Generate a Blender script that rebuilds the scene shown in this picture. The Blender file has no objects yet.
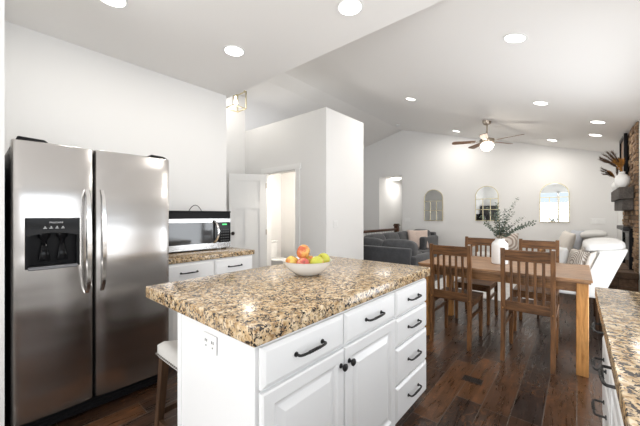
import bpy, bmesh, math, random
from mathutils import Vector, Matrix
R = math.radians
C = bpy.context.scene.collection
scene = bpy.context.scene
rnd = random.Random(7)

# ------------------------------------------------------------------ camera
YAW = math.atan2(257, 300)
cam_d = bpy.data.cameras.new('camera'); cam = bpy.data.objects.new('camera', cam_d); C.objects.link(cam)
cam.location = (0, 0, 1.30); cam.rotation_euler = (R(90), 0, YAW)
cam_d.sensor_width = 36; cam_d.lens = 300/640*36; cam_d.shift_y = 2/640; cam_d.clip_start = 0.02
scene.camera = cam
# ------------------------------------------------------------------ view
scene.view_settings.view_transform = 'Standard'; scene.view_settings.look = 'None'
scene.view_settings.gamma = 1; scene.view_settings.use_curve_mapping = False
scene.view_settings.exposure = 0.22
# ------------------------------------------------------------------ world
w = bpy.data.worlds.new('world'); scene.world = w; w.use_nodes = True
w.node_tree.nodes['Background'].inputs[0].default_value = (0.80, 0.90, 1.0, 1)
w.node_tree.nodes['Background'].inputs[1].default_value = 1.0

def area(name, loc, rot, sx, sy, power, col=(1, 1, 1), parent=None, shape='RECTANGLE', spread=180):
    l = bpy.data.lights.new(name, 'AREA'); l.shape = shape; l.size = sx; l.size_y = sy
    l.energy = power; l.color = col; l.spread = R(spread)
    o = bpy.data.objects.new(name, l); C.objects.link(o); o.location = loc; o.rotation_euler = rot
    if parent: o.parent = parent
    return o
# daylight lamps: windows beside and behind the camera, plus an added hall fill
DAY = (0.95, 0.975, 1.0)
area('daylight_fill', (1.06, 0.45, 1.50), (0, R(132), 0), 1.35, 2.4, 28, DAY)           # over the sink counter
area('daylight_fill', (1.02, 3.53, 1.10), (0, R(127), 0), 2.2, 1.8, 58, DAY)            # glass door by the table
area('daylight_fill', (-1.2, -3.30, 1.05), (R(132), 0, 0), 2.9, 2.4, 125, (1.0, .985, .96))   # glass doors behind camera
area('daylight_fill', (-7.30, 3.6, 2.3), (0, R(-120), 0), 1.6, 3.6, 60, (.97, .98, 1.0))   # added unseen fill brightening the hall ceiling, no window in this wall
K_LIGHT, V_LIGHT = 4.5, 10.0

# ------------------------------------------------------------------ materials
def nt(name):
    m = bpy.data.materials.new(name); m.use_nodes = True
    return m, m.node_tree.nodes, m.node_tree.links, m.node_tree.nodes['Principled BSDF']
def mat(name, col, rough=0.5, metal=0.0, spec=None, noise=None, bump=None, coat=0, emis=None, sheen=0):
    m, n, l, b = nt(name)
    b.inputs['Base Color'].default_value = (*col, 1); b.inputs['Roughness'].default_value = rough
    b.inputs['Metallic'].default_value = metal
    if spec is not None: b.inputs['Specular IOR Level'].default_value = spec
    if coat: b.inputs['Coat Weight'].default_value = coat; b.inputs['Coat Roughness'].default_value = 0.1
    if sheen: b.inputs['Sheen Weight'].default_value = sheen
    if emis:
        b.inputs['Emission Color'].default_value = (*emis[0], 1); b.inputs['Emission Strength'].default_value = emis[1]
    tc = n.new('ShaderNodeTexCoord')
    if noise:   # (scale, amount)
        t = n.new('ShaderNodeTexNoise'); t.inputs['Scale'].default_value = noise[0]; t.inputs['Detail'].default_value = 5
        l.new(tc.outputs['Object'], t.inputs['Vector'])
        r = n.new('ShaderNodeValToRGB'); a = noise[1]
        r.color_ramp.elements[0].position = 0.3; r.color_ramp.elements[1].position = 0.7
        r.color_ramp.elements[0].color = (*[c*(1-a) for c in col], 1); r.color_ramp.elements[1].color = (*[min(1, c*(1+a)) for c in col], 1)
        l.new(t.outputs['Fac'], r.inputs['Fac']); l.new(r.outputs['Color'], b.inputs['Base Color'])
    if bump:    # (scale, strength, distance)
        t = n.new('ShaderNodeTexNoise'); t.inputs['Scale'].default_value = bump[0]; t.inputs['Detail'].default_value = 4
        l.new(tc.outputs['Object'], t.inputs['Vector'])
        bp = n.new('ShaderNodeBump'); bp.inputs['Strength'].default_value = bump[1]; bp.inputs['Distance'].default_value = bump[2]
        l.new(t.outputs['Fac'], bp.inputs['Height']); l.new(bp.outputs['Normal'], b.inputs['Normal'])
    return m
def ramp(n, stops):
    r = n.new('ShaderNodeValToRGB'); e = r.color_ramp.elements
    e[0].position, e[0].color = stops[0][0], (*stops[0][1], 1)
    e[1].position, e[1].color = stops[-1][0], (*stops[-1][1], 1)
    for p, c in stops[1:-1]:
        x = e.new(p); x.color = (*c, 1)
    return r
def mixc(n, l, fac, a, b, mode='MIX'):
    x = n.new('ShaderNodeMix'); x.data_type = 'RGBA'; x.blend_type = mode
    for s, v in ((x.inputs[0], fac), (x.inputs[6], a), (x.inputs[7], b)):
        if hasattr(v, 'is_output'): l.new(v, s)
        elif isinstance(v, tuple): s.default_value = (*v, 1)
        else: s.default_value = v
    return x.outputs[2]
def coords(n, l, scale=(1, 1, 1), rot=(0, 0, 0), kind='Object'):
    tc = n.new('ShaderNodeTexCoord'); mp = n.new('ShaderNodeMapping')
    mp.inputs['Scale'].default_value = scale; mp.inputs['Rotation'].default_value = rot
    l.new(tc.outputs[kind], mp.inputs['Vector']); return mp.outputs['Vector']
def noise(n, l, vec, scale, detail=5, rough=.5, dist=0):
    t = n.new('ShaderNodeTexNoise'); t.inputs['Scale'].default_value = scale; t.inputs['Detail'].default_value = detail
    t.inputs['Roughness'].default_value = rough; t.inputs['Distortion'].default_value = dist
    l.new(vec, t.inputs['Vector']); return t.outputs['Fac']

def wood(name, dark, light, axis='z', rough=.42, scale=1.0, knots=False):
    m, n, l, b = nt(name)
    s = {'x': (1.2, 14, 14), 'y': (14, 1.2, 14), 'z': (14, 14, 1.2)}[axis]
    v = coords(n, l, tuple(k*scale for k in s))
    f = noise(n, l, v, 2.6, 7, .68, 1.0)
    r = ramp(n, [(0.33, dark), (0.5, tuple((a+c)/2 for a, c in zip(dark, light))), (0.66, light)]); l.new(f, r.inputs['Fac'])
    f2 = noise(n, l, coords(n, l), 3.0, 3)
    r2 = ramp(n, [(0.35, (.72, .70, .68)), (0.65, (1.1, 1.05, 1.0))]); l.new(f2, r2.inputs['Fac'])
    out = mixc(n, l, 1.0, r.outputs['Color'], r2.outputs['Color'], 'MULTIPLY')
    if knots:
        vo = n.new('ShaderNodeTexVoronoi'); vo.inputs['Scale'].default_value = 3.2
        l.new(coords(n, l, (1, 1, .55)), vo.inputs['Vector'])
        rk = ramp(n, [(0.0, (1, 1, 1)), (0.07, (.7, .7, .7)), (0.12, (0, 0, 0))]); l.new(vo.outputs['Distance'], rk.inputs['Fac'])
        out = mixc(n, l, rk.outputs['Color'], out, tuple(c*.3 for c in dark))
    l.new(out, b.inputs['Base Color']); b.inputs['Roughness'].default_value = rough; b.inputs['Specular IOR Level'].default_value = .3
    bp = n.new('ShaderNodeBump'); bp.inputs['Strength'].default_value = .15; bp.inputs['Distance'].default_value = .003
    l.new(f, bp.inputs['Height']); l.new(bp.outputs['Normal'], b.inputs['Normal'])
    return m

def granite():
    m, n, l, b = nt('granite')
    v0 = coords(n, l)
    wn = n.new('ShaderNodeTexNoise'); wn.inputs['Scale'].default_value = 60; wn.inputs['Detail'].default_value = 3; l.new(v0, wn.inputs['Vector'])
    vm = n.new('ShaderNodeVectorMath'); vm.operation = 'MULTIPLY_ADD'; vm.inputs[1].default_value = (.014, .014, .014)
    l.new(wn.outputs['Color'], vm.inputs[0]); l.new(v0, vm.inputs[2]); v = vm.outputs[0]
    base = noise(n, l, v, 34, 5, .65)
    r = ramp(n, [(0.34, (.27, .150, .065)), (0.44, (.47, .31, .155)), (0.53, (.63, .46, .27)), (0.64, (.76, .62, .43))])
    l.new(base, r.inputs['Fac'])
    vo2 = n.new('ShaderNodeTexVoronoi'); vo2.inputs['Scale'].default_value = 105; l.new(v, vo2.inputs['Vector'])
    sp2 = n.new('ShaderNodeSeparateColor'); l.new(vo2.outputs['Color'], sp2.inputs['Color'])
    rc = ramp(n, [(0.80, (0, 0, 0)), (0.82, (.4, .4, .4))]); l.new(sp2.outputs[1], rc.inputs['Fac'])
    c2 = mixc(n, l, rc.outputs['Color'], r.outputs['Color'], (.74, .62, .45))
    rg = ramp(n, [(0.80, (0, 0, 0)), (0.82, (.8, .8, .8))]); l.new(sp2.outputs[2], rg.inputs['Fac'])
    c3 = mixc(n, l, rg.outputs['Color'], c2, (.21, .16, .12))
    # clustered black crystals
    vo = n.new('ShaderNodeTexVoronoi'); vo.inputs['Scale'].default_value = 150; l.new(v, vo.inputs['Vector'])
    sep = n.new('ShaderNodeSeparateColor'); l.new(vo.outputs['Color'], sep.inputs['Color'])
    cl = noise(n, l, v0, 38, 3)
    ad = n.new('ShaderNodeMath'); ad.operation = 'MULTIPLY_ADD'; ad.inputs[1].default_value = 2.2; l.new(cl, ad.inputs[0]); l.new(sep.outputs[0], ad.inputs[2])
    hf = n.new('ShaderNodeMath'); hf.operation = 'MULTIPLY'; hf.inputs[1].default_value = .5; l.new(ad.outputs[0], hf.inputs[0])
    rb = ramp(n, [(0.66, (0, 0, 0)), (0.93, (1, 1, 1))]); rb.color_ramp.elements[0].position = .385; rb.color_ramp.elements[0].color = (1, 1, 1, 1); rb.color_ramp.elements[1].position = .42; rb.color_ramp.elements[1].color = (0, 0, 0, 1)
    inv = n.new('ShaderNodeMath'); inv.operation = 'SUBTRACT'; inv.inputs[0].default_value = 1.35; l.new(hf.outputs[0], inv.inputs[1])
    l.new(inv.outputs[0], rb.inputs['Fac'])
    c4 = mixc(n, l, rb.outputs['Color'], c3, (.035, .028, .024))
    l.new(c4, b.inputs['Base Color'])
    b.inputs['Roughness'].default_value = .16
    return m

def floor_mat():
    m, n, l, b = nt('dark_hardwood')
    tc = n.new('ShaderNodeTexCoord'); mp = n.new('ShaderNodeMapping'); mp.inputs['Rotation'].default_value = (0, 0, R(90))
    l.new(tc.outputs['Object'], mp.inputs['Vector']); v = mp.outputs['Vector']
    br = n.new('ShaderNodeTexBrick'); l.new(v, br.inputs['Vector'])
    br.inputs['Color1'].default_value = (0, 0, 0, 1); br.inputs['Color2'].default_value = (1, 1, 1, 1)
    br.inputs['Mortar'].default_value = (.5, .5, .5, 1)
    br.inputs['Scale'].default_value = 1; br.inputs['Mortar Size'].default_value = .0022; br.inputs['Mortar Smooth'].default_value = .2
    br.inputs['Brick Width'].default_value = .95; br.inputs['Row Height'].default_value = .165
    br.offset = .37; br.offset_frequency = 3; br.squash = .8; br.squash_frequency = 2
    cr = ramp(n, [(0.0, (.016, .009, .007)), (0.45, (.028, .0145, .009)), (0.78, (.044, .021, .0115)), (1.0, (.085, .038, .016))]); l.new(br.outputs['Color'], cr.inputs['Fac'])
    # hand scraped grain with warm figure
    g = noise(n, l, coords(n, l, (16, 1.6, 1)), 2.0, 7, .65, 1.5)
    rg = ramp(n, [(0.30, (.62, .60, .58)), (0.5, (1.0, 1.0, 1.0)), (0.70, (2.0, 1.7, 1.5))]); l.new(g, rg.inputs['Fac'])
    c1 = mixc(n, l, 1.0, cr.outputs['Color'], rg.outputs['Color'], 'MULTIPLY')
    f = noise(n, l, coords(n, l, (2.2, 1.2, 1)), 9.0, 6, .75, 2.2)
    rf = ramp(n, [(0.52, (0, 0, 0)), (0.66, (.75, .75, .75))]); l.new(f, rf.inputs['Fac'])
    f3 = noise(n, l, coords(n, l), 1.3, 2); rf3 = ramp(n, [(0.42, (0, 0, 0)), (0.62, (1, 1, 1))]); l.new(f3, rf3.inputs['Fac'])
    fm = mixc(n, l, 1.0, rf.outputs['Color'], rf3.outputs['Color'], 'MULTIPLY')
    c2 = mixc(n, l, fm, c1, (.26, .105, .034))
    c3 = mixc(n, l, br.outputs['Fac'], c2, (.10, .08, .066))
    l.new(c3, b.inputs['Base Color'])
    rr = ramp(n, [(0.3, (.22, .22, .22)), (0.7, (.40, .40, .40))]); l.new(g, rr.inputs['Fac'])
    l.new(rr.outputs['Color'], b.inputs['Roughness'])
    w2 = noise(n, l, coords(n, l, (5, 1.2, 1)), 3.5, 4)
    hs = n.new('ShaderNodeMath'); hs.operation = 'SUBTRACT'; l.new(w2, hs.inputs[0]); l.new(br.outputs['Fac'], hs.inputs[1])
    bp = n.new('ShaderNodeBump'); bp.inputs['Strength'].default_value = .35; bp.inputs['Distance'].default_value = .006
    l.new(hs.outputs[0], bp.inputs['Height']); l.new(bp.outputs['Normal'], b.inputs['Normal'])
    return m

def steel(name='brushed_steel', col=(.52, .50, .485), rough=.25, wave=True):
    m, n, l, b = nt(name)
    b.inputs['Metallic'].default_value = 1; b.inputs['Base Color'].default_value = (*col, 1)
    b.inputs['Roughness'].default_value = rough
    b.inputs['Anisotropic'].default_value = .35
    if wave:   # slightly wavy sheet metal
        wv = noise(n, l, coords(n, l, (.35, .35, 1.5)), 3.2, 0.5)
        bp = n.new('ShaderNodeBump'); bp.inputs['Strength'].default_value = .5; bp.inputs['Distance'].default_value = .03
        l.new(wv, bp.inputs['Height']); l.new(bp.outputs['Normal'], b.inputs['Normal'])
    return m

def stone_mat(name='stacked_stone', cols=((.075, .042, .022), (.20, .12, .065), (.36, .25, .15))):
    m, n, l, b = nt(name)
    at = n.new('ShaderNodeAttribute'); at.attribute_name = 'tint'
    r = ramp(n, [(0, cols[0]), (.5, cols[1]), (1, cols[2])]); l.new(at.outputs['Fac'], r.inputs['Fac'])
    f = noise(n, l, coords(n, l), 28, 6, .7)
    r2 = ramp(n, [(.3, (.6, .6, .6)), (.7, (1.35, 1.3, 1.25))]); l.new(f, r2.inputs['Fac'])
    l.new(mixc(n, l, 1.0, r.outputs['Color'], r2.outputs['Color'], 'MULTIPLY'), b.inputs['Base Color'])
    b.inputs['Roughness'].default_value = .85
    bp = n.new('ShaderNodeBump'); bp.inputs['Strength'].default_value = .8; bp.inputs['Distance'].default_value = .01
    l.new(f, bp.inputs['Height']); l.new(bp.outputs['Normal'], b.inputs['Normal'])
    return m

def fabric(name, col, rough=.9, scale=220, var=.12):
    m, n, l, b = nt(name)
    f = noise(n, l, coords(n, l), 9, 5, .7)
    r = ramp(n, [(.3, tuple(c*(1-var) for c in col)), (.7, tuple(min(1, c*(1+var)) for c in col))]); l.new(f, r.inputs['Fac'])
    l.new(r.outputs['Color'], b.inputs['Base Color']); b.inputs['Roughness'].default_value = rough
    b.inputs['Sheen Weight'].default_value = .25
    g = noise(n, l, coords(n, l), scale, 2)
    bp = n.new('ShaderNodeBump'); bp.inputs['Strength'].default_value = .3; bp.inputs['Distance'].default_value = .002
    l.new(g, bp.inputs['Height']); l.new(bp.outputs['Normal'], b.inputs['Normal'])
    return m

def pattern_fabric(name, a, c, scale=11):
    m, n, l, b = nt(name)
    v = coords(n, l, (scale, scale, scale), (0, R(45), 0))
    ch = n.new('ShaderNodeTexWave'); ch.wave_type = 'RINGS'; ch.rings_direction = 'SPHERICAL'; ch.inputs['Scale'].default_value = .9
    ch.inputs['Distortion'].default_value = 3.0; ch.inputs['Detail'].default_value = 1
    l.new(v, ch.inputs['Vector'])
    r = ramp(n, [(.45, a), (.55, c)]); l.new(ch.outputs['Fac'], r.inputs['Fac'])
    l.new(r.outputs['Color'], b.inputs['Base Color']); b.inputs['Roughness'].default_value = .9
    return m

def apple_mat(name, red, ground, th):
    m, n, l, b = nt(name)
    f = noise(n, l, coords(n, l), 14, 3, .5, .5)
    st = noise(n, l, coords(n, l, (60, 60, 9)), 3, 3)
    ad = n.new('ShaderNodeMath'); ad.operation = 'MULTIPLY_ADD'; ad.inputs[1].default_value = .35
    l.new(st, ad.inputs[0]); l.new(f, ad.inputs[2])
    r = ramp(n, [(th, ground), (th+.16, red)]); l.new(ad.outputs[0], r.inputs['Fac'])
    l.new(r.outputs['Color'], b.inputs['Base Color']); b.inputs['Roughness'].default_value = .25
    return m

M = {}
M['wall'] = mat('wall_paint', (.81, .805, .795), .75, bump=(350, .06, .001))
M['ceil'] = mat('ceiling_paint', (.90, .885, .865), .8, bump=(120, .12, .002))
M['trim'] = mat('trim_paint', (.86, .86, .85), .4)
M['cab'] = mat('white_cabinet_paint', (.86, .86, .86), .33, bump=(60, .03, .001))
M['granite'] = granite()
M['floor'] = floor_mat()
M['steel'] = steel()
M['satin_steel'] = steel('satin_steel', (.45, .445, .44), .22, False)
M['bright_steel'] = steel('polished_steel', (.80, .79, .78), .2, False)
M['black'] = mat('black_plastic', (.010, .010, .011), .35, spec=.1)
M['black_gloss'] = mat('black_glass', (.006, .006, .007), .10, spec=.15)
M['dark_grey'] = mat('charcoal_plastic', (.05, .05, .052), .45)
M['iron'] = mat('wrought_iron', (.022, .021, .021), .42, metal=.6, bump=(150, .3, .002))
M['bronze'] = mat('dark_bronze', (.03, .022, .018), .35, metal=.7)
M['walnut'] = wood('chair_walnut', (.050, .023, .009), (.25, .118, .046), 'z')
M['walnut_x'] = wood('chair_walnut_rail', (.050, .023, .009), (.235, .110, .043), 'x')
M['table_top'] = wood('table_top_wood', (.13, .062, .028), (.46, .27, .145), 'x', .36)
M['table_leg'] = wood('table_leg_pine', (.28, .125, .035), (.60, .31, .105), 'z', .45, knots=True)
M['table_apron'] = wood('table_apron_wood', (.12, .056, .022), (.36, .19, .080), 'x', .42)
M['stool_wood'] = wood('stool_leg_wood', (.045, .024, .013), (.12, .065, .036), 'z')
M['stool_fab'] = fabric('stool_linen', (.56, .54, .51), .85, 300, .04)
M['nail'] = mat('nickel_nailhead', (.24, .22, .20), .3, metal=.8)
M['ceramic'] = mat('white_ceramic', (.88, .88, .87), .18, coat=.3)
M['matte_ceramic'] = mat('matte_white_ceramic', (.84, .84, .83), .55)
M['plate'] = mat('white_wall_plate', (.84, .84, .83), .35)
M['slot'] = mat('outlet_slot', (.05, .05, .05), .5)
M['sofa'] = fabric('charcoal_upholstery', (.052, .054, .060), .95, 200, .25)
M['sofa_cush'] = fabric('charcoal_cushion', (.064, .066, .071), .95, 200, .3)
M['blush'] = fabric('blush_throw_fabric', (.62, .50, .44), .9)
M['white_fab'] = fabric('white_slipcover', (.64, .635, .62), .9, 200, .03)
M['cream_fab'] = fabric('cream_cushion_fabric', (.70, .655, .60), .9, 200, .06)
M['blue_fab'] = fabric('pale_grey_blue_fabric', (.50, .52, .57), .9, 200, .08)
M['pattern'] = pattern_fabric('patterned_fabric', (.66, .62, .57), (.26, .22, .19), 22)
M['pattern2'] = pattern_fabric('aztec_fabric', (.68, .62, .57), (.36, .29, .25), 7)
M['rug'] = fabric('pale_rug', (.55, .54, .53), 1.0, 120, .15)
M['honey'] = wood('honey_oak', (.30, .13, .03), (.50, .25, .08), 'x')
M['gold'] = mat('champagne_gold', (.62, .55, .36), .35, metal=.8)
M['mirror'] = mat('mirror_glass', (.86, .88, .88), .02, metal=1)
M['stem'] = mat('woody_stem', (.16, .14, .08), .7)
M['leaf'] = mat('eucalyptus_leaf', (.095, .130, .100), .6, noise=(30, .35))
M['mantel'] = wood('weathered_grey_wood', (.045, .040, .037), (.12, .108, .10), 'y', .7)
M['stone'] = stone_mat('stacked_stone', ((.11, .065, .035), (.24, .15, .085), (.40, .28, .17)))
M['mantel_brown'] = wood('aged_brown_board', (.09, .05, .03), (.25, .16, .10), 'z')
M['brick'] = stone_mat('hearth_brick', ((.06, .035, .022), (.13, .08, .05), (.24, .15, .095)))
M['mortar'] = mat('stone_mortar', (.10, .075, .055), .95)
M['pampas_d'] = mat('dark_pampas', (.10, .06, .035), .95)
M['pampas_o'] = mat('amber_grass', (.42, .19, .035), .9)
M['stain'] = wood('dark_stair_rail_wood', (.05, .022, .012), (.12, .055, .03), 'y', .35)
M['fan_metal'] = mat('brushed_nickel', (.42, .36, .30), .3, metal=1)
M['blade_a'] = wood('fan_blade_wood', (.14, .08, .05), (.28, .17, .11), 'x')
M['glow'] = mat('lit_diffuser', (1, 1, 1), .5, emis=((1.0, .96, .90), 6))
M['fan_glow'] = mat('lit_frosted_glass', (1, 1, 1), .5, emis=((1.0, .90, .75), 9))
M['bulb'] = mat('lit_bulb', (1, 1, 1), .5, emis=((1.0, .88, .70), 6))
M['vent'] = mat('vent_bronze', (.035, .025, .02), .4, metal=.5)
M['green_led'] = mat('green_digits', (.02, .2, .05), .5, emis=((.1, .9, .25), 1.2))
M['silver_print'] = mat('silver_lettering', (.65, .65, .66), .4)
M['window_glass'] = mat('oven_door_glass', (.035, .037, .04), .05, coat=.5)
M['water_tray'] = mat('dispenser_tray', (.20, .20, .21), .3, metal=.6)
A_RED = apple_mat('red_apple', (.58, .13, .055), (.80, .45, .13), .60)
A_PINK = apple_mat('pink_apple', (.60, .12, .10), (.80, .42, .20), .50)
A_GREEN = apple_mat('green_apple', (.60, .22, .05), (.55, .55, .07), .74)
A_YEL = apple_mat('yellow_apple', (.70, .20, .07), (.80, .58, .13), .64)

# ------------------------------------------------------------------ mesh helpers
def bx(bm, x0, x1, y0, y1, z0, z1, bev=0, seg=1):
    x0, x1 = min(x0, x1), max(x0, x1); y0, y1 = min(y0, y1), max(y0, y1); z0, z1 = min(z0, z1), max(z0, z1)
    vs = [bm.verts.new((x, y, z)) for x in (x0, x1) for y in (y0, y1) for z in (z0, z1)]
    q = [(0, 1, 3, 2), (4, 6, 7, 5), (0, 4, 5, 1), (2, 3, 7, 6), (0, 2, 6, 4), (1, 5, 7, 3)]
    fs = [bm.faces.new([vs[i] for i in f]) for f in q]
    if bev:
        es = list({e for f in fs for e in f.edges})
        bmesh.ops.bevel(bm, geom=es, offset=bev, segments=seg, profile=.5, affect='EDGES')
    return bm
def hexa(bm, bot, top, bev=0, seg=1):
    """box from 4 bottom + 4 top points (same winding)"""
    b = [bm.verts.new(p) for p in bot]; t = [bm.verts.new(p) for p in top]
    fs = [bm.faces.new(list(reversed(b))), bm.faces.new(t)] + [bm.faces.new((b[i], b[(i+1) % 4], t[(i+1) % 4], t[i])) for i in range(4)]
    if bev:
        es = list({e for f in fs for e in f.edges})
        bmesh.ops.bevel(bm, geom=es, offset=bev, segments=seg, profile=.5, affect='EDGES')
def prism(bm, pts, axis, a, b, bev=0, seg=1):
    """2-D outline extruded along axis between a and b"""
    def p3(u, v, w_): return {'x': (w_, u, v), 'y': (u, w_, v), 'z': (u, v, w_)}[axis]
    A = [bm.verts.new(p3(u, v, a)) for u, v in pts]; B = [bm.verts.new(p3(u, v, b)) for u, v in pts]
    n_ = len(pts); fs = [bm.faces.new(A), bm.faces.new(list(reversed(B)))]
    for i in range(n_): fs.append(bm.faces.new((A[i], B[i], B[(i+1) % n_], A[(i+1) % n_])))
    if bev:
        es = list({e for f in fs for e in f.edges})
        bmesh.ops.bevel(bm, geom=es, offset=bev, segments=seg, profile=.5, affect='EDGES')
    bmesh.ops.recalc_face_normals(bm, faces=[f for f in bm.faces])
def tube(bm, pts, r, n_=8, r2=None, cap=True):
    pts = [Vector(p) for p in pts]; rings = []
    up = None
    for i, p in enumerate(pts):
        d = (pts[min(i+1, len(pts)-1)] - pts[max(i-1, 0)]).normalized()
        if up is None: up = Vector((0, 0, 1)) if abs(d.z) < .9 else Vector((1, 0, 0))
        a = d.cross(up).normalized(); b = a.cross(d).normalized(); up = b
        rr = r if r2 is None else r + (r2-r)*i/(len(pts)-1)
        rings.append([bm.verts.new(p + (a*math.cos(t) + b*math.sin(t))*rr) for t in (2*math.pi*k/n_ for k in range(n_))])
    for A, B in zip(rings, rings[1:]):
        for k in range(n_): bm.faces.new((A[k], A[(k+1) % n_], B[(k+1) % n_], B[k]))
    if cap: bm.faces.new(list(reversed(rings[0]))); bm.faces.new(rings[-1])
def lathe(bm, prof, n_=32, c=(0, 0, 0), cap=True):
    rings = []
    for r, z in prof:
        if r < 1e-5: rings.append([bm.verts.new((c[0], c[1], c[2]+z))])
        else: rings.append([bm.verts.new((c[0]+r*math.cos(2*math.pi*k/n_), c[1]+r*math.sin(2*math.pi*k/n_), c[2]+z)) for k in range(n_)])
    for A, B in zip(rings, rings[1:]):
        for k in range(n_):
            k2 = (k+1) % n_
            if len(A) == 1 and len(B) == 1: continue
            if len(A) == 1: bm.faces.new((A[0], B[k2], B[k]))
            elif len(B) == 1: bm.faces.new((A[k], A[k2], B[0]))
            else: bm.faces.new((A[k], A[k2], B[k2], B[k]))
    bmesh.ops.recalc_face_normals(bm, faces=[f for f in bm.faces])
def soft(bm, c, s, e1=.35, e2=.3, nu=28, nv=16, mtx=None):
    """puffy rounded block (superellipsoid), s = full sizes"""
    def p(v, e): return math.copysign(abs(v)**e, v)
    rows = []
    for j in range(nv+1):
        ph = -math.pi/2 + math.pi*j/nv; row = []
        cnt = 1 if j in (0, nv) else nu
        for i in range(cnt):
            th = 2*math.pi*i/nu
            q = Vector((s[0]/2*p(math.cos(ph), e1)*p(math.cos(th), e2), s[1]/2*p(math.cos(ph), e1)*p(math.sin(th), e2), s[2]/2*p(math.sin(ph), e1)))
            if mtx: q = mtx @ q
            row.append(bm.verts.new(q + Vector(c)))
        rows.append(row)
    for A, B in zip(rows, rows[1:]):
        for k in range(nu):
            k2 = (k+1) % nu
            if len(A) == 1: bm.faces.new((A[0], B[k2], B[k]))
            elif len(B) == 1: bm.faces.new((A[k], A[k2], B[0]))
            else: bm.faces.new((A[k], A[k2], B[k2], B[k]))
def pillow_bm(w_, h_, t_, n_=14):
    bm = bmesh.new(); g = {}
    for s in (-1, 1):
        for i in range(n_+1):
            for j in range(n_+1):
                u = -1+2*i/n_; v = -1+2*j/n_; edge = i in (0, n_) or j in (0, n_)
                if edge and s == 1: g[(s, i, j)] = g[(-1, i, j)]; continue
                th = (max(0, (1-u*u))*max(0, (1-v*v)))**.38 * t_/2
                k = 1 - .07*(1-abs(v)**2)*abs(u)**4; k2 = 1 - .07*(1-abs(u)**2)*abs(v)**4
                g[(s, i, j)] = bm.verts.new((u*w_/2*k, s*th, v*h_/2*k2))
    for s in (-1, 1):
        for i in range(n_):
            for j in range(n_):
                f = [g[(s, i, j)], g[(s, i+1, j)], g[(s, i+1, j+1)], g[(s, i, j+1)]]
                bm.faces.new(f if s == -1 else f[::-1])
    return bm

def obj(name, bm, m, parent=None, smooth=None, loc=None, rot=None):
    me = bpy.data.meshes.new(name)
    bmesh.ops.recalc_face_normals(bm, faces=[f for f in bm.faces])
    bm.to_mesh(me); bm.free()
    for mm in (m if isinstance(m, (list, tuple)) else [m]): me.materials.append(mm)
    o = bpy.data.objects.new(name, me); C.objects.link(o)
    if smooth:
        me.polygons.foreach_set('use_smooth', [True]*len(me.polygons))
        if smooth != 'all': me.set_sharp_from_angle(angle=R(smooth))
    if parent: o.parent = parent
    if loc: o.location = loc
    if rot: o.rotation_euler = rot
    return o
def B(*a, **k):
    bm = bmesh.new(); bx(bm, *a, **k); return bm
def tag(o, label, cat, group=None):
    o['label'] = label; o['category'] = cat
    if group: o['group'] = group
    return o
def thing(name, label, cat, loc=(0, 0, 0), rz=0, group=None):
    o = bpy.data.objects.new(name, None); C.objects.link(o); o.empty_display_size = .1
    o.location = loc; o.rotation_euler = (0, 0, rz)
    return tag(o, label, cat, group)
def struct(name, bm, m, smooth=None):
    o = obj(name, bm, m, smooth=smooth); o['kind'] = 'structure'; return o
def dup(root, loc, rz, label=None):
    def cp(o, p):
        c = o.copy(); C.objects.link(c); c.parent = p
        for ch in o.children: cp(ch, c)
        return c
    r = root.copy(); C.objects.link(r); r.location = loc; r.rotation_euler = (0, 0, rz)
    if label: r['label'] = label
    for ch in root.children: cp(ch, r)
    return r
def boxes(lst):
    bm = bmesh.new()
    for b in lst: bx(bm, *b)
    return bm

# ------------------------------------------------------------------ the room
ZR, XR = 3.714, -3.775                       # ridge
def zs(x): return ZR - .287*(x-XR)           # right slope height
def zl(x): return ZR + .248*(x-XR)           # left slope height
YF, ZK, YK = 8.0, 2.80, 2.15
XK, XWK, XWL = -3.35, 0.72, 0.58
struct('floor', boxes([(-7.5, 1.3, -3.2, 11, -.1, 0)]), M['floor'])
bm = bmesh.new()
def slab(bm, x0, x1, y0, y1, z0, z1, t=.12):
    hexa(bm, [(x0, y0, z0), (x1, y0, z1), (x1, y1, z1), (x0, y1, z0)], [(x0, y0, z0+t), (x1, y0, z1+t), (x1, y1, z1+t), (x0, y1, z0+t)])
slab(bm, XR, .9, YK, YF+.1, zs(XR), zs(.9))
struct('ceiling', bm, M['ceil'])
bm = bmesh.new(); slab(bm, -.60, .9, -3.0, YK, zs(-.60), zs(.9)); struct('ceiling', bm, M['ceil'])
bm = bmesh.new(); slab(bm, -4.10, XR, YK, YF+.1, zl(-4.10), ZR); slab(bm, -7.4, -4.10, 6.4, YF+.1, zl(-7.4), zl(-4.10))
struct('ceiling', bm, M['ceil'])
struct('ceiling', boxes([(-7.4, -4.10, 1.0, 6.4, zl(-4.10), zl(-4.10)+.12)]), M['ceil'])
bm = bmesh.new(); prism(bm, [(-4.10, zl(-4.10)), (-7.4, zl(-4.10)), (-7.4, zl(-7.4))], 'y', 6.4, 6.46); struct('ceiling', bm, M['ceil'])
struct('ceiling', boxes([(XK-.15, -.59, -3.0, YK+.001, ZK, ZK+.04)]), M['ceil'])
bm = bmesh.new(); prism(bm, [(XK-.15, ZK+.02), (-.59, ZK+.02), (-.59, zs(-.59)+.02), (XR+.2, 3.7), (XK-.15, 3.65)], 'y', YK-.06, YK); struct('ceiling', bm, M['ceil'])
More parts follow.
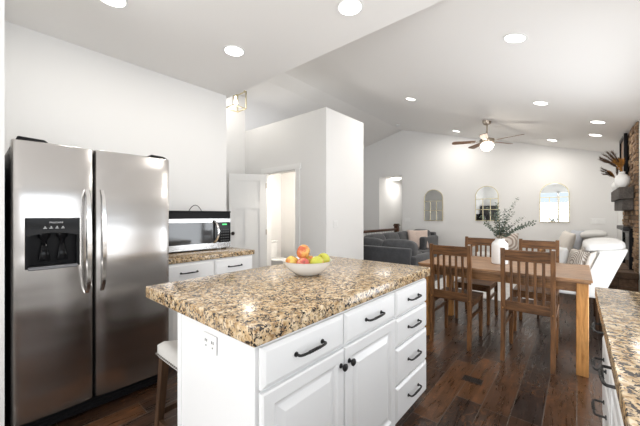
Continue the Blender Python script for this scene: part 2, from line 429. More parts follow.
# kitchen walls
struct('wall_left', boxes([(XK-.12, XK, -3.0, 2.10, 0, ZK+.05)]), M['wall'])
struct('wall_partition', boxes([(XK, -2.35, -.75, .122, 0, ZK)]), M['wall'])
struct('baseboard_partition', boxes([(-2.35, -2.336, -.75, .124, 0, .13)]), M['trim'])
def wall_with_hole(x0, x1, y0, y1, z1, h):    # plane X; hole (ya, yb, za, zb)
    ya, yb, za, zb = h
    return boxes([(x0, x1, y0, ya, 0, z1), (x0, x1, yb, y1, 0, z1), (x0, x1, ya, yb, 0, za), (x0, x1, ya, yb, zb, z1)] if za > 0 else
                 [(x0, x1, y0, ya, 0, z1), (x0, x1, yb, y1, 0, z1), (x0, x1, ya, yb, zb, z1)])
struct('wall_right', wall_with_hole(XWK, XWK+.06, -3.0, 2.25, 2.5, (-.7, 1.6, 1.15, 2.2)), M['wall'])
struct('window_1', boxes([(XWK, XWK+.04, -.7, -.65, 1.15, 2.2), (XWK, XWK+.04, 1.55, 1.6, 1.15, 2.2), (XWK, XWK+.04, -.65, 1.55, 1.15, 1.2), (XWK, XWK+.04, -.65, 1.55, 2.15, 2.2), (XWK, XWK+.04, .43, .47, 1.2, 2.15)]), M['trim'])
struct('wall_right', wall_with_hole(XWL, XWL+.10, 2.25, 4.45, 2.56, (2.65, 4.4, .02, 2.1)), M['wall'])
struct('wall_right', boxes([(XWL, XWL+.10, 4.45, YF, 0, 2.56), (XWL, XWK+.06, 2.25, 2.31, 0, 2.56)]), M['wall'])
struct('window_2', boxes([(XWL, XWL+.05, 2.65, 2.71, .02, 2.1), (XWL, XWL+.05, 4.34, 4.4, .02, 2.1), (XWL, XWL+.05, 3.49, 3.56, .02, 2.1), (XWL, XWL+.05, 2.71, 4.34, 2.04, 2.1)]), M['trim'])
bm = boxes([(XK-.12, -2.7, -2.75, -2.65, 0, 3.0), (.3, .9, -2.75, -2.65, 0, 3.0), (-2.7, .3, -2.75, -2.65, 2.45, 3.0)])
struct('wall_near', bm, M['wall'])
struct('window_3', boxes([(-2.7, -2.64, -2.72, -2.66, 0, 2.45), (.24, .3, -2.72, -2.66, 0, 2.45), (-1.75, -1.66, -2.72, -2.66, 0, 2.45), (-.74, -.65, -2.72, -2.66, 0, 2.45), (-2.64, .24, -2.72, -2.66, 2.39, 2.45)]), M['trim'])
# hall, pantry box (free standing up into the vault)
XB, YB, YB2, ZB = -2.90, 3.53, 4.58, 2.945
struct('wall_hall', boxes([(-5.07, -4.97, 1.0, YB, 0, 3.68), (-5.07, -4.97, YB, 4.7, 0, 2.93), (-5.0, XK-.12, 1.0, 1.1, 0, 3.68)]), M['wall'])
struct('wall_pantry', boxes([(-4.97, -4.32, YB, YB+.11, 0, ZB), (-3.55, XB, YB, YB+.11, 0, ZB), (-4.32, -3.55, YB, YB+.11, 2.06, ZB),
                         (XB-.11, XB, YB+.11, YB2, 0, ZB), (-4.97, XB-.11, YB2-.1, YB2, 0, ZB), (-4.97, XB-.11, YB+.11, YB2-.1, 2.5, 2.58), (-4.97, XB-.11, YB+.11, YB2-.1, ZB-.08, ZB)]), M['wall'])
# door casing
cy0, cy1 = YB-.018, YB
struct('trim_1', boxes([(-3.55, -3.455, cy0, cy1, 0, 2.06), (-4.415, -4.32, cy0, cy1, 0, 2.06), (-4.44, -3.43, cy0-.004, cy1, 2.06, 2.15),
                        (-3.565, -3.55, YB, YB+.11, 0, 2.06), (-4.32, -4.305, YB, YB+.11, 0, 2.06), (-4.305, -3.565, YB, YB+.11, 2.045, 2.06)]), M['trim'])
struct('baseboard_pantry', boxes([(-3.455, XB, YB-.014, YB, 0, .13), (XB, XB+.014, YB-.014, YB2, 0, .13)]), M['trim'])
# far wall with hall opening
OX0, OX1 = -4.51, -3.775
def gable(bm, x0, x1, z0):
    top = [(x0, zl(x0) if x0 < XR else zs(x0))]
    if x0 < XR < x1: top.append((XR, ZR))
    top.append((x1, zl(x1) if x1 < XR else zs(x1)))
    prism(bm, [(x1, z0), (x0, z0)] + [(x, z+.05) for x, z in top], 'y', YF, YF+.1)
bm = bmesh.new(); gable(bm, -7.4, OX0, 0); gable(bm, OX0, OX1, 2.44); gable(bm, OX1, .9, 0); struct('wall_far', bm, M['wall'])
struct('wall_left', boxes([(-7.5, -7.4, 4.4, 11, 0, 3.7), (-7.4, -5.071, 1.0, 1.1, 0, 3.7), (-7.5, -7.4, 1.0, 4.4, 0, 3.7)]), M['wall'])
struct('wall_hall', boxes([(OX0-.1, OX0, YF+.1, 10.9, 0, 2.5), (OX1, OX1+.1, YF+.1, 10.9, 0, 2.5), (OX0, OX1, 10.8, 10.9, 0, 2.5)]), M['wall'])
struct('ceiling', boxes([(OX0-.1, OX1+.1, YF+.1, 10.9, 2.44, 2.5)]), M['ceil'])
struct('baseboard_far', boxes([(OX1, XWL, YF-.014, YF, 0, .13), (-6.7, OX0, YF-.014, YF, 0, .13)]), M['trim'])
struct('trim_2', boxes([(XWL-.02, XWL, 6.93, 7.50, 0, 1.5)]), M['trim'])      # white casing beyond the stone
struct('trim_3', boxes([(XWL-.012, XWL, 4.45, 5.26, .60, .72)]), M['trim'])

# ------------------------------------------------------------------ cabinetry (local frame: u = x, outward = -y, z up)
def rings(bm, x0, x1, z0, z1, prof, back=0.0):
    """nested rectangular loops: prof = [(inset, y)]"""
    lo = []
    for i, y in [(0, back)] + prof:
        lo.append([bm.verts.new(p) for p in ((x0+i, y, z0+i), (x1-i, y, z0+i), (x1-i, y, z1-i), (x0+i, y, z1-i))])
    for A, Bq in zip(lo, lo[1:]):
        for k in range(4): bm.faces.new((A[k], A[(k+1) % 4], Bq[(k+1) % 4], Bq[k]))
    bm.faces.new(lo[-1]); bm.faces.new(lo[0][::-1])
def drawer_front(x0, x1, z0, z1, parent, face=0.0, pull=True, plen=.15, pz=None, so=.0):
    g = .002; bm = bmesh.new()
    rings(bm, x0+g, x1-g, z0+g, z1-g, [(0, face-.011), (.004, face-.0135), (.016, face-.020)], face)
    d = obj('drawer', bm, M['cab'], parent)
    if pull:
        c = (x0+x1)/2; z = (z0+z1)/2 if pz is None else pz; h = plen/2; bm = bmesh.new(); f = face-.020
        pts = [(c-h, f, z), (c-h, f-.020-so, z), (c-h+.004, f-.024-so, z), (c-h+.014, f-.027-so, z)]
        pts += [(c-h+.014+(plen-.028)*k/6, f-.029-so, z) for k in range(1, 6)]
        pts += [(c+h-.014, f-.027-so, z), (c+h-.004, f-.024-so, z), (c+h, f-.020-so, z), (c+h, f, z)]
        tube(bm, pts, .0052, 8)
        for s in (-1, 1): tube(bm, [(c+s*h, f+.001, z), (c+s*h, f-.004, z)], .0095, 10)
        # twisted bar
        for q in range(3):
            tube(bm, [(c-.032+.064*k/12, f-.029-so+.0035*math.cos(k*1.1+q*2.09), z+.0035*math.sin(k*1.1+q*2.09)) for k in range(13)], .0036, 6)
        obj('handle', bm, M['iron'], d, smooth=40)
    return d
def panel_door(x0, x1, z0, z1, parent, face=0.0, knob=None, fr=.062):
    g = .002; bm = bmesh.new()
    rings(bm, x0+g, x1-g, z0+g, z1-g, [(0, face-.015), (.006, face-.020), (fr-.012, face-.020), (fr, face-.011), (fr+.006, face-.009), (fr+.012, face-.009), (fr+.040, face-.019), (fr+.043, face-.0195)], face)
    d = obj('door', bm, M['cab'], parent)
    if knob:
        bm = bmesh.new(); lathe(bm, [(0, 0), (.011, 0), (.010, .004), (.0055, .006), (.0055, .014), (.013, .018), (.0165, .023), (.0165, .027), (.012, .031), (0, .032)], 16)
        k = obj('knob', bm, M['iron'], d, smooth=40, loc=(knob[0], face-.020, knob[1]), rot=(R(90), 0, 0))
    return d
def carcass(name, label, loc, rz, wdt, dep, top, toe=.08, cat='cabinet', toe_in=.06):
    t = thing(name, label, cat, loc, rz)
    obj('body', boxes([(0, wdt, 0, dep, toe, top)]), M['cab'], t)
    obj('toe_kick', boxes([(.004, wdt-.004, toe_in, dep-.004, 0, toe)]), M['cab'], t)
    return t

# island (face looks to +X): local x = world Y, local y = -world X
IX, IY = -.81, .62
CT = .872
t = carcass('island_cabinet', 'white island cabinet with two drawers over two raised-panel doors and an outlet on its end', (IX, IY, 0), R(90), .975, .46, CT)
obj('end_panel', boxes([(-.004, .018, .0, .566, 0, CT)]), M['cab'], t)
obj('corner_strip', boxes([(-.007, -.004, .0, .010, 0, CT)]), M['cab'], t); obj('corner_strip', boxes([(-.007, -.004, .531, .566, 0, CT)]), M['cab'], t)
drawer_front(.008, .4725, .712, .858, t); drawer_front(.4765, .972, .712, .858, t)
panel_door(.008, .4725, .085, .704, t, knob=(.443, .636)); panel_door(.4765, .972, .085, .704, t, knob=(.506, .636))
# outlet on end face
bm = B(-.011, -.006, .232, .332, .762, .834, bev=.002)
op = obj('outlet', bm, M['plate'], t)
for y_ in (.258, .306):
    bm = bmesh.new()
    bx(bm, -.0125, -.0105, y_-.007, y_-.004, .801, .811); bx(bm, -.0125, -.0105, y_+.004, y_+.007, .801, .811)
    bx(bm, -.0125, -.0105, y_-.002, y_+.002, .783, .788)
    obj('socket', bm, M['slot'], op)
t = carcass('island_cabinet', 'white island cabinet with a stack of four drawers at the dining end', (IX, IY+.975, 0), R(90), .475, .58, CT)
for z0, z1 in ((.702, .858), (.530, .694), (.305, .522), (.085, .297)): drawer_front(.004, .471, z0, z1, t, plen=.15)
bm = bmesh.new(); bx(bm, -1.70, -.785, .592, 2.115, CT, .932, bev=.006, seg=3)
obj_ = obj('island_countertop', bm, M['granite'], smooth=30); tag(obj_, 'speckled tan granite countertop on the white kitchen island', 'countertop')

# back counter cabinets beside the fridge
CX = -2.68
for y0, wd, lab in ((1.035, .509, 'white base cabinet under the microwave, nearer the fridge'), (1.544, .450, 'white base cabinet at the free end of the microwave counter')):
    t = carcass('base_cabinet', lab, (CX, y0, 0), R(90), wd, .66, .875)
    drawer_front(.004, wd-.004, .700, .864, t, plen=.15); panel_door(.004, wd-.004, .085, .692, t, knob=(wd-.04, .64))
bm = B(-3.348, -2.655, 1.035, 2.012, .875, .922, bev=.005, seg=2)
tag(obj('countertop', bm, M['granite'], smooth=30), 'short granite countertop under the microwave beside the fridge', 'countertop')

# right counter (face looks to -X): local x = -world Y, local y = world X
def rc(ya, yb, lab, kind):
    wd = yb-ya
    t = carcass('base_cabinet', lab, (.116, yb, 0), R(-90), wd, .60, .882)
    if kind == 'stack':
        for z0, z1 in ((.715, .868), (.540, .707), (.315, .532), (.085, .307)):
            drawer_front(.004, wd-.004, z0, z1, t, pz={.715: .79, .54: .627, .315: .43, .085: .2}[z0], plen=.14, so=.011)
    else:
        drawer_front(.004, wd-.004, .715, .868, t, plen=.15, pz=.79, so=.008)
        panel_door(.004, wd-.004, .085, .707, t, knob=(wd-.04, .64))
rc(1.615, 2.075, 'white drawer stack at the dining end of the right-hand counter', 'stack')
rc(1.02, 1.611, 'white base cabinet next along the right-hand counter, towards the bottom edge', 'door')
rc(.30, 1.016, 'white base cabinet of the right-hand counter, beside the camera', 'door')
bm = bmesh.new(); bx(bm, .070, .715, .30, 2.10, .882, .930, bev=.004, seg=2)
tag(obj('countertop', bm, M['granite'], smooth=30), 'speckled granite countertop running along the right edge', 'countertop')

# ------------------------------------------------------------------ fridge (local: x = world Y offset, outward = -y)
FX, FY0, FY1 = -2.404, .152, 1.012
t = thing('refrigerator', 'large stainless steel side-by-side refrigerator with black dispenser in the left door', 'refrigerator', (FX, FY0, 0), R(90))
Wf = FY1-FY0
obj('body', boxes([(0.006, Wf-.006, .075, .90, .03, 1.715)]), M['dark_grey'], t)
bm = B(.01, Wf-.01, .035, .075, .02, .098)
for k in range(3): bx(bm, .03, Wf-.03, .029, .035, .033+.02*k, .043+.02*k)
obj('toe_grille', bm, M['black'], t)
def fdoor(u0, u1, hole=None):
    """gently bowed door with rounded edges, optional recess"""
    n_ = 12; bm = bmesh.new(); c = (u0+u1)/2; hw = (u1-u0)/2
    us = [u0+(u1-u0)*(1-math.cos(math.pi*i/n_))/2 for i in range(n_+1)]
    if hole: us = sorted([u for u in us if not any(abs(u-h) < .02 for h in hole[:2])] + list(hole[:2]))
    zz = [.10, .103, .108] + ([hole[2], hole[3]] if hole else []) + [1.722, 1.727, 1.73]
    def yf(u): 
        q = abs((u-c)/hw); return -.012*(1-q**2) + (.018*max(0, (q-.93)/.07)**2)
    def ins(z): return {.10: .008, .103: .003, 1.727: .003, 1.73: .008}.get(z, 0)
    G = [[bm.verts.new((u, yf(u)+ins(z), z)) for u in us] for z in zz]
    for j in range(len(zz)-1):
        for i in range(len(us)-1):
            if hole and us[i] >= hole[0]-1e-6 and us[i+1] <= hole[1]+1e-6 and abs(zz[j]-hole[2]) < 1e-6: continue
            bm.faces.new((G[j][i], G[j][i+1], G[j+1][i+1], G[j+1][i]))
    bk = [[bm.verts.new((u, .07, z)) for u in (u0, u1)] for z in (.10, 1.73)]
    bm.faces.new([bk[0][0], bk[1][0]] + [G[j][0] for j in range(len(zz)-1, -1, -1)])
    bm.faces.new([bk[1][1], bk[0][1]] + [G[j][-1] for j in range(len(zz))])
    bm.faces.new([bk[0][1], bk[0][0]] + G[0]); bm.faces.new([bk[1][0], bk[1][1]] + G[-1][::-1])
    bm.faces.new((bk[0][0], bk[0][1], bk[1][1], bk[1][0]))
    if hole:   # recess walls
        i0, i1 = us.index(hole[0]), us.index(hole[1]); j0, j1 = zz.index(hole[2]), zz.index(hole[3])
        lp = [G[j0][i] for i in range(i0, i1+1)] + [G[j1][i] for i in range(i1, i0-1, -1)]
        bl = [bm.verts.new((v.co.x, .055, v.co.z)) for v in lp]
        for k in range(len(lp)): bm.faces.new((lp[k], lp[(k+1) % len(lp)], bl[(k+1) % len(lp)], bl[k]))
        bm.faces.new(bl)
    return bm
SP = .379     # split between the doors (from the left side)
H0, H1, HZ0, HZ1 = .052, .302, .985, 1.283
dl = obj('door', fdoor(.0, SP-.004, (H0, H1, HZ0, HZ1)), M['steel'], t, smooth=35)
dr = obj('door', fdoor(SP+.004, Wf), M['steel'], t, smooth=35)
for d, hu in ((dl, SP-.040), (dr, SP+.040)):
    bm = bmesh.new(); pts = []
    for k in range(15):
        q = k/14; z = .80+.665*q; out = -.012-.055*(math.sin(math.pi*min(1, max(0, q)))**.35) if 0 < q < 1 else -.010
        pts.append((hu, out, z))
    # flat bar section
    rg = []
    for i, p in enumerate(pts):
        hw = .0165-.004*abs(i/14-.5)*2; th = .008
        rg.append([bm.verts.new((p[0]+a*hw, p[1]+b*th, p[2])) for a, b in ((-1, .2), (-.7, -.9), (.7, -.9), (1, .2), (.8, 1), (-.8, 1))])
    for A, Q in zip(rg, rg[1:]):
        for k in range(6): bm.faces.new((A[k], A[(k+1) % 6], Q[(k+1) % 6], Q[k]))
    bm.faces.new(rg[0]); bm.faces.new(rg[-1][::-1])
    obj('handle', bm, M['bright_steel'], d, smooth=50)
# hinge covers
for u0, u1 in ((.015, .16), (Wf-.14, Wf-.015)):
    bm = bmesh.new(); hexa(bm, [(u0, .0, 1.728), (u1, .0, 1.728), (u1, .13, 1.728), (u0, .13, 1.728)], [(u0+.01, .01, 1.752), (u1-.02, .015, 1.748), (u1-.02, .12, 1.748), (u0+.01, .12, 1.752)], .004)
    obj('hinge_cover', bm, M['black'], t)
# dispenser
dp = obj('dispenser', boxes([(H0+.001, H1-.001, .035, .053, HZ0+.001, HZ1-.001), (H0+.001, H0+.016, -.016, .04, HZ0+.001, HZ1-.001), (H1-.016, H1-.001, -.016, .04, HZ0+.001, HZ1-.001),
        (H0+.016, H1-.016, -.010, .04, HZ0+.001, HZ0+.018)]), M['black'], dl)
bm = bmesh.new(); n_ = 10; za, zb = HZ1-.088, HZ1-.001
top = [(H0+.002, zb), (H1-.002, zb)]; bot = [(H1-.002-(H1-H0-.004)*k/n_, za-.022+.022*math.sin(math.pi*k/n_)) for k in range(n_+1)]
prism(bm, top+bot, 'y', -.021, .02, .002); obj('control_panel', bm, M['black_gloss'], dp)
obj('drip_tray', B(H0+.012, H1-.012, -.026, .03, HZ0-.008, HZ0+.012, bev=.004), M['water_tray'], dp)
for c_, s in ((H0+.085, .030), (H0+.168, .028)):
    bm = bmesh.new(); lathe(bm, [(0, 0), (s, 0), (s*.95, -.02), (s*.5, -.035), (s*.4, -.06), (0, -.06)], 16, (c_, .012, HZ1-.095))
    hexa(bm, [(c_-.026, -.005, HZ0+.04), (c_+.026, -.005, HZ0+.04), (c_+.03, .004, HZ0+.04), (c_-.03, .004, HZ0+.04)],
         [(c_-.012, .016, HZ1-.15), (c_+.012, .016, HZ1-.15), (c_+.012, .024, HZ1-.15), (c_-.012, .024, HZ1-.15)], .003)
    obj('lever', bm, M['black_gloss'], dp, smooth=40)
def text(s, size, loc, rot, m, parent, name='lettering', ext=.0006):
    cu = bpy.data.curves.new(name, 'FONT'); cu.body = s; cu.size = size; cu.extrude = ext; cu.align_x = 'CENTER'; cu.align_y = 'CENTER'
    o0 = bpy.data.objects.new(name, cu); C.objects.link(o0); bpy.context.view_layer.update()
    me = bpy.data.meshes.new_from_object(o0.evaluated_get(bpy.context.evaluated_depsgraph_get()))
    bpy.data.objects.remove(o0); me.materials.clear(); me.materials.append(m)
    o = bpy.data.objects.new(name, me); C.objects.link(o); o.location = loc; o.rotation_euler = rot; o.parent = parent
    return o
text('FRIGIDAIRE', .0125, ((H0+H1)/2+.01, -.0222, HZ1-.028), (R(90), 0, 0), M['silver_print'], dp)
bm = bmesh.new()
for k in range(4):
    u = H0+.085+.027*k; bx(bm, u-.008, u+.008, -.0225, -.0205, HZ1-.063, HZ1-.060); prism(bm, [(u-.004, HZ1-.057), (u+.004, HZ1-.057), (u, HZ1-.048)], 'y', -.0225, -.0205)
obj('button_marks', bm, M['silver_print'], dp)

# ------------------------------------------------------------------ microwave
MX, MY0, MW, MZ = -3.0, 1.185, .752, .922
t = thing('microwave', 'stainless steel microwave with black controls and curved handle on the short counter', 'microwave', (MX, MY0, MZ), R(90))
H = .415
obj('case', B(0, MW, .028, .34, .012, H, bev=.003), M['black'], t)
obj('vent_strip', boxes([(0, MW, .012, .03, H-.076, H-.004)]), M['black'], t)
obj('top_cap', B(-.002, MW+.003, .004, .34, H-.012, H+.006, bev=.003), M['black'], t)
dW = MW-.155
bm = bmesh.new()   # door frame
for b in ((0, dW, .005, .03, .015, .075), (0, dW, .005, .03, H-.117, H-.077), (0, .03, .005, .03, .075, H-.115), (dW-.06, dW, .005, .03, .075, H-.115)): bx(bm, *b)
d = obj('door', bm, M['satin_steel'], t)
obj('window', boxes([(.0, dW-.028, .000, .012, .078, H-.118)]), M['window_glass'], d)
obj('handle_strip', boxes([(dW-.028, dW, .001, .012, .078, H-.118)]), M['black_gloss'], d)
bm = bmesh.new(); pts = [(dW-.048+.024*math.sin(math.pi*k/12), .004-.048*math.sin(math.pi*k/12)**.6, .070+(H-.165)*k/12) for k in range(13)]
rg = []
for p in pts: rg.append([bm.verts.new((p[0]+a, p[1]+b_, p[2])) for a, b_ in ((-.016, .002), (-.011, -.006), (.011, -.006), (.016, .002), (.011, .008), (-.011, .008))])
for A, Q in zip(rg, rg[1:]):
    for k in range(6): bm.faces.new((A[k], A[(k+1) % 6], Q[(k+1) % 6], Q[k]))
bm.faces.new(rg[0]); bm.faces.new(rg[-1][::-1]); obj('handle', bm, M['bright_steel'], d, smooth=50)
cp = obj('control_panel', B(dW+.002, MW, .004, .03, .078, H-.120, bev=.002), M['black_gloss'], t)
for za_, zb_ in ((.015, .075), (H-.117, H-.077)): obj('trim_band', boxes([(dW+.002, MW, .005, .03, za_, zb_)]), M['satin_steel'], t)
obj('display', boxes([(dW+.05, dW+.105, .002, .006, H-.148, H-.134)]), M['green_led'], cp)
bm = bmesh.new()
for i in range(4):
    for j in range(5): bx(bm, dW+.030+.028*i, dW+.048+.028*i,   .002, .005, .090+.030*j, .102+.030*j)
obj('buttons', bm, M['dark_grey'], cp)
for xa_ in (.02, MW-.06):
    for ya_ in (.06, .26): obj('foot', boxes([(xa_, xa_+.04, ya_, ya_+.04, 0, .012)]), M['black'], t)
bm = bmesh.new(); tube(bm, [(.36+.15*k/12, .20, H+.0+.072*math.sin(math.pi*k/12)**.8) for k in range(13)], .0035, 6); obj('cord', bm, M['black'], t, smooth=60)

# ------------------------------------------------------------------ pantry/powder room door and toilet
hx, hy = -4.300, 3.505
ang = math.atan2(2.99-hy, -4.64-hx)
t = thing('panel_door', 'white three-panel interior door standing open in the hall behind the microwave', 'door', (hx, hy, .012), ang)
Ld, Hd = .64, 2.02
bm = bmesh.new()
for b in ((0, Ld, -.018, .018, 0, .20), (0, Ld, -.018, .018, Hd-.12, Hd), (0, .11, -.018, .018, .20, Hd-.12), (Ld-.11, Ld, -.018, .018, .20, Hd-.12),
          (.11, Ld-.11, -.018, .018, Hd-.62, Hd-.50), (Ld/2-.05, Ld/2+.05, -.018, .018, .20, Hd-.62), (.11, Ld-.11, -.006, .006, .20, Hd-.12)): bx(bm, *b)
obj('leaf', bm, M['trim'], t)
for s in (1, -1):
    bm = bmesh.new(); lathe(bm, [(0, 0), (.030, 0), (.030, .006), (.011, .010), (.011, .035), (.026, .042), (.030, .055), (.024, .068), (0, .072)], 18)
    obj('knob', bm, M['bronze'], t, smooth=40, loc=(Ld-.065, s*.018, .965), rot=(R(-90*s), 0, 0))
bm = bmesh.new()
for z in (.22, .98, 1.82): bx(bm, -.012, .004, -.024, .024, z-.045, z+.045)
obj('hinge', bm, M['fan_metal'], t)
area('powder_room_lamp', (-3.7, 4.0, 2.45), (0, 0, 0), .35, .35, 24, (1, .92, .82))
t = thing('toilet', 'white toilet inside the open powder room doorway', 'toilet', (-4.95, 3.99, 0), R(90))
bm = B(-.19, .19, -.20, -.005, .40, .74, bev=.02, seg=3); bx(bm, -.20, .20, -.21, -.002, .74, .77, bev=.008, seg=2)
obj('tank', bm, M['ceramic'], t, smooth=40)
def oval(bm, prof, cy, a, b, n_=28):
    rg = [[bm.verts.new((a*s*math.cos(2*math.pi*k/n_), cy+b*s*math.sin(2*math.pi*k/n_), z)) for k in range(n_)] for s, z in prof]
    for A, Q in zip(rg, rg[1:]):
        for k in range(n_): bm.faces.new((A[k], A[(k+1) % n_], Q[(k+1) % n_], Q[k]))
    bm.faces.new(rg[0][::-1]); bm.faces.new(rg[-1])
bm = bmesh.new(); oval(bm, [(.55, 0), (.52, .12), (.6, .22), (.92, .34), (1, .39)], -.42, .18, .23); obj('bowl', bm, M['ceramic'], t, smooth=40)
bm = bmesh.new(); oval(bm, [(1.0, .392), (1.03, .405), (1.02, .425), (.95, .432)], -.42, .185, .235); obj('seat_lid', bm, M['ceramic'], t, smooth=40)

# ------------------------------------------------------------------ bar stool
SX0, SX1, SY0, SY1 = -1.725, -1.310, .655, 1.04
sc = ((SX0+SX1)/2, (SY0+SY1)/2)
t = thing('bar_stool', 'backless counter stool with cream nailhead seat and dark wooden legs tucked under the island', 'stool', (sc[0], sc[1], 0))
hw, hd = (SX1-SX0)/2, (SY1-SY0)/2
bm = bmesh.new(); nx, ny = 16, 14; G = {}
def seat_top(u, v): return .598+.030*abs(v)**2.2 - .030*max(0, (max(abs(u), abs(v))-.82)/.18)**2
for i in range(nx+1):
    for j in range(ny+1):
        u = -1+2*i/nx; v = -1+2*j/ny
        G[i, j] = bm.verts.new((u*hw*(1-.02*abs(v)**6), v*hd*(1-.02*abs(u)**6), seat_top(u, v)))
for i in range(nx):
    for j in range(ny): bm.faces.new((G[i, j], G[i+1, j], G[i+1, j+1], G[i, j+1]))
per = [(i, 0) for i in range(nx)] + [(nx, j) for j in range(ny)] + [(i, ny) for i in range(nx, 0, -1)] + [(0, j) for j in range(ny, 0, -1)]
lp = [G[p] for p in per]; lb = []
for p, v in zip(per, lp):
    u_ = v.co.x/hw; v_ = v.co.y/hd; lb.append(bm.verts.new((v.co.x*1.0, v.co.y*1.0, .520+.022*abs(v_)**2)))
for k in range(len(lp)): bm.faces.new((lp[k], lp[(k+1) % len(lp)], lb[(k+1) % len(lp)], lb[k]))
bm.faces.new(lb[::-1])
st = obj('seat', bm, M['stool_fab'], t, smooth=60)
bm = bmesh.new()
def nails(x0, y0, x1, y1, n_, nrm):
    for k in range(n_):
        q = (k+.5)/n_; x = x0+(x1-x0)*q; y = y0+(y1-y0)*q; z = .530+.022*abs(y/hd)**2
        bmesh.ops.create_icosphere(bm, subdivisions=1, radius=.0058, matrix=Matrix.Translation((x+nrm[0]*.003, y+nrm[1]*.003, z+.004)))
nails(-hw, -hd, hw, -hd, 21, (0, -1)); nails(-hw, hd, hw, hd, 21, (0, 1)); nails(-hw, -hd, -hw, hd, 19, (-1, 0)); nails(hw, -hd, hw, hd, 19, (1, 0))
obj('nailhead_trim', bm, M['nail'], st)
for sx in (-1, 1):
    for sy in (-1, 1):
        bm = bmesh.new(); x, y = sx*(hw-.03), sy*(hd-.03); xb, yb = sx*(hw+.005*(sx<0)-.02*(sx>0)), sy*(hd-.002); a, b_ = .021, .016
        hexa(bm, [(xb-b_, yb-b_, 0), (xb+b_, yb-b_, 0), (xb+b_, yb+b_, 0), (xb-b_, yb+b_, 0)], [(x-a, y-a, .528), (x+a, y-a, .528), (x+a, y+a, .528), (x-a, y+a, .528)], .003)
        obj('leg', bm, M['stool_wood'], t)
for sy in (-1, 1): obj('stretcher', B(-hw+.02, hw-.02, sy*(hd-.012)-.009, sy*(hd-.012)+.009, .17, .20), M['stool_wood'], t)
for sx in (-1, 1): obj('stretcher', B(sx*(hw-.012)-.009, sx*(hw-.012)+.009, -hd+.02, hd-.02, .22, .25), M['stool_wood'], t)

# ------------------------------------------------------------------ fruit bowl
Fv = Vector((-math.sin(YAW), math.cos(YAW), 0)); Rv = Vector((math.cos(YAW), math.sin(YAW), 0))
BC = Vector((-1.270, 1.362, .932))
bm = bmesh.new()
lathe(bm, [(0, .001), (.055, .0), (.066, .003), (.084, .011), (.108, .028), (.130, .050), (.146, .073), (.153, .088), (.156, .090), (.151, .089), (.142, .073), (.126, .052), (.102, .031), (.06, .012), (0, .010)], 48)
tag(obj('fruit_bowl', bm, M['ceramic'], smooth=60, loc=BC), 'wide white ceramic bowl holding apples on the granite island', 'bowl')
def apple(m, off, label, r=.039, tilt=(0, 0)):
    p = BC + Rv*off[0]*1.0 + Fv*off[1] + Vector((0, 0, off[2]+.012))
    r *= 1.13
    t = thing('apple', label, 'apple', p, 0, 'apples in the white bowl'); t.rotation_euler = (tilt[0], tilt[1], rnd.random()*6)
    bm = bmesh.new(); n_ = 26; prof = []
    for k in range(n_+1):
        ph = math.pi*k/n_; q = r*(1.0+.0*math.cos(ph)); x = q*math.sin(ph)*(1+.06*math.cos(ph)); z = -q*.93*math.cos(ph)
        dip = math.exp(-(x/(r*.30))**2)
        z += -.32*r*dip if ph > math.pi/2 else .16*r*dip
        prof.append((abs(x) if 0 < k < n_ else 0, z))
    lathe(bm, prof, 26); obj('flesh', bm, m, t, smooth='all')
    bm = bmesh.new(); tube(bm, [(0, 0, r*.55), (.001, .001, r*.80), (.004, .002, r*1.02)], .0013, 6); obj('stem', bm, M['stem'], t)
apple(A_YEL, (-.092, -.02, .068), 'pale yellow apple at the left of the bowl', .037, (.4, .2))
apple(A_PINK, (-.022, -.068, .060), 'pinkish red apple low at the front of the bowl', .037, (1.0, .1))
apple(A_GREEN, (.058, -.050, .066), 'green apple with a russet top right of centre in the bowl', .040, (.5, .5))
apple(A_GREEN, (.098, .022, .076), 'olive and brown apple at the right rim of the bowl', .038, (.9, -.6))
apple(A_YEL, (.012, .028, .062), 'yellow apple half hidden behind the topmost apple', .037, (.2, .9))
apple(A_RED, (-.024, -.005, .128), 'red and yellow apple perched on top of the others', .040, (1.9, .25))

# ------------------------------------------------------------------ dining table
TX0, TX1, TY0, TY1, TZ = -1.315, .095, 3.175, 4.135, .785
t = thing('dining_table', 'rectangular brown wooden dining table with thick square legs', 'table', ((TX0+TX1)/2, (TY0+TY1)/2, 0))
a, b_ = (TX1-TX0)/2, (TY1-TY0)/2
bm = bmesh.new(); bx(bm, -a, a, -b_, b_, TZ-.022, TZ, bev=.004, seg=2); bx(bm, -a+.010, a-.010, -b_+.010, b_-.010, TZ-.036, TZ-.022)
obj('tabletop', bm, M['table_top'], t)
obj('apron', boxes([(-a+.10, a-.10, -b_+.045, -b_+.070, TZ-.112, TZ-.036), (-a+.10, a-.10, b_-.070, b_-.045, TZ-.112, TZ-.036),
                    (-a+.045, -a+.070, -b_+.10, b_-.10, TZ-.112, TZ-.036), (a-.070, a-.045, -b_+.10, b_-.10, TZ-.112, TZ-.036)]), M['table_apron'], t)
for sx in (-1, 1):
    for sy in (-1, 1):
        x, y = sx*(a-.062), sy*(b_-.068)
        bm = bmesh.new(); bx(bm, x-.039, x+.039, y-.039, y+.039, 0, TZ-.036, bev=.004); obj('leg', bm, M['table_leg'], t)
# curved corner brace under the far right apron
bm = bmesh.new(); prism(bm, [(-.001, 0), (-.20, 0)] + [(-.20*math.cos(k*math.pi/20), -.12*math.sin(k*math.pi/20)**1.0) for k in range(1, 10)] + [(-.001, -.14)], 'y', -.012, .012)
obj('corner_brace', bm, M['honey'], t, loc=(a-.10, b_-.058, TZ-.10))

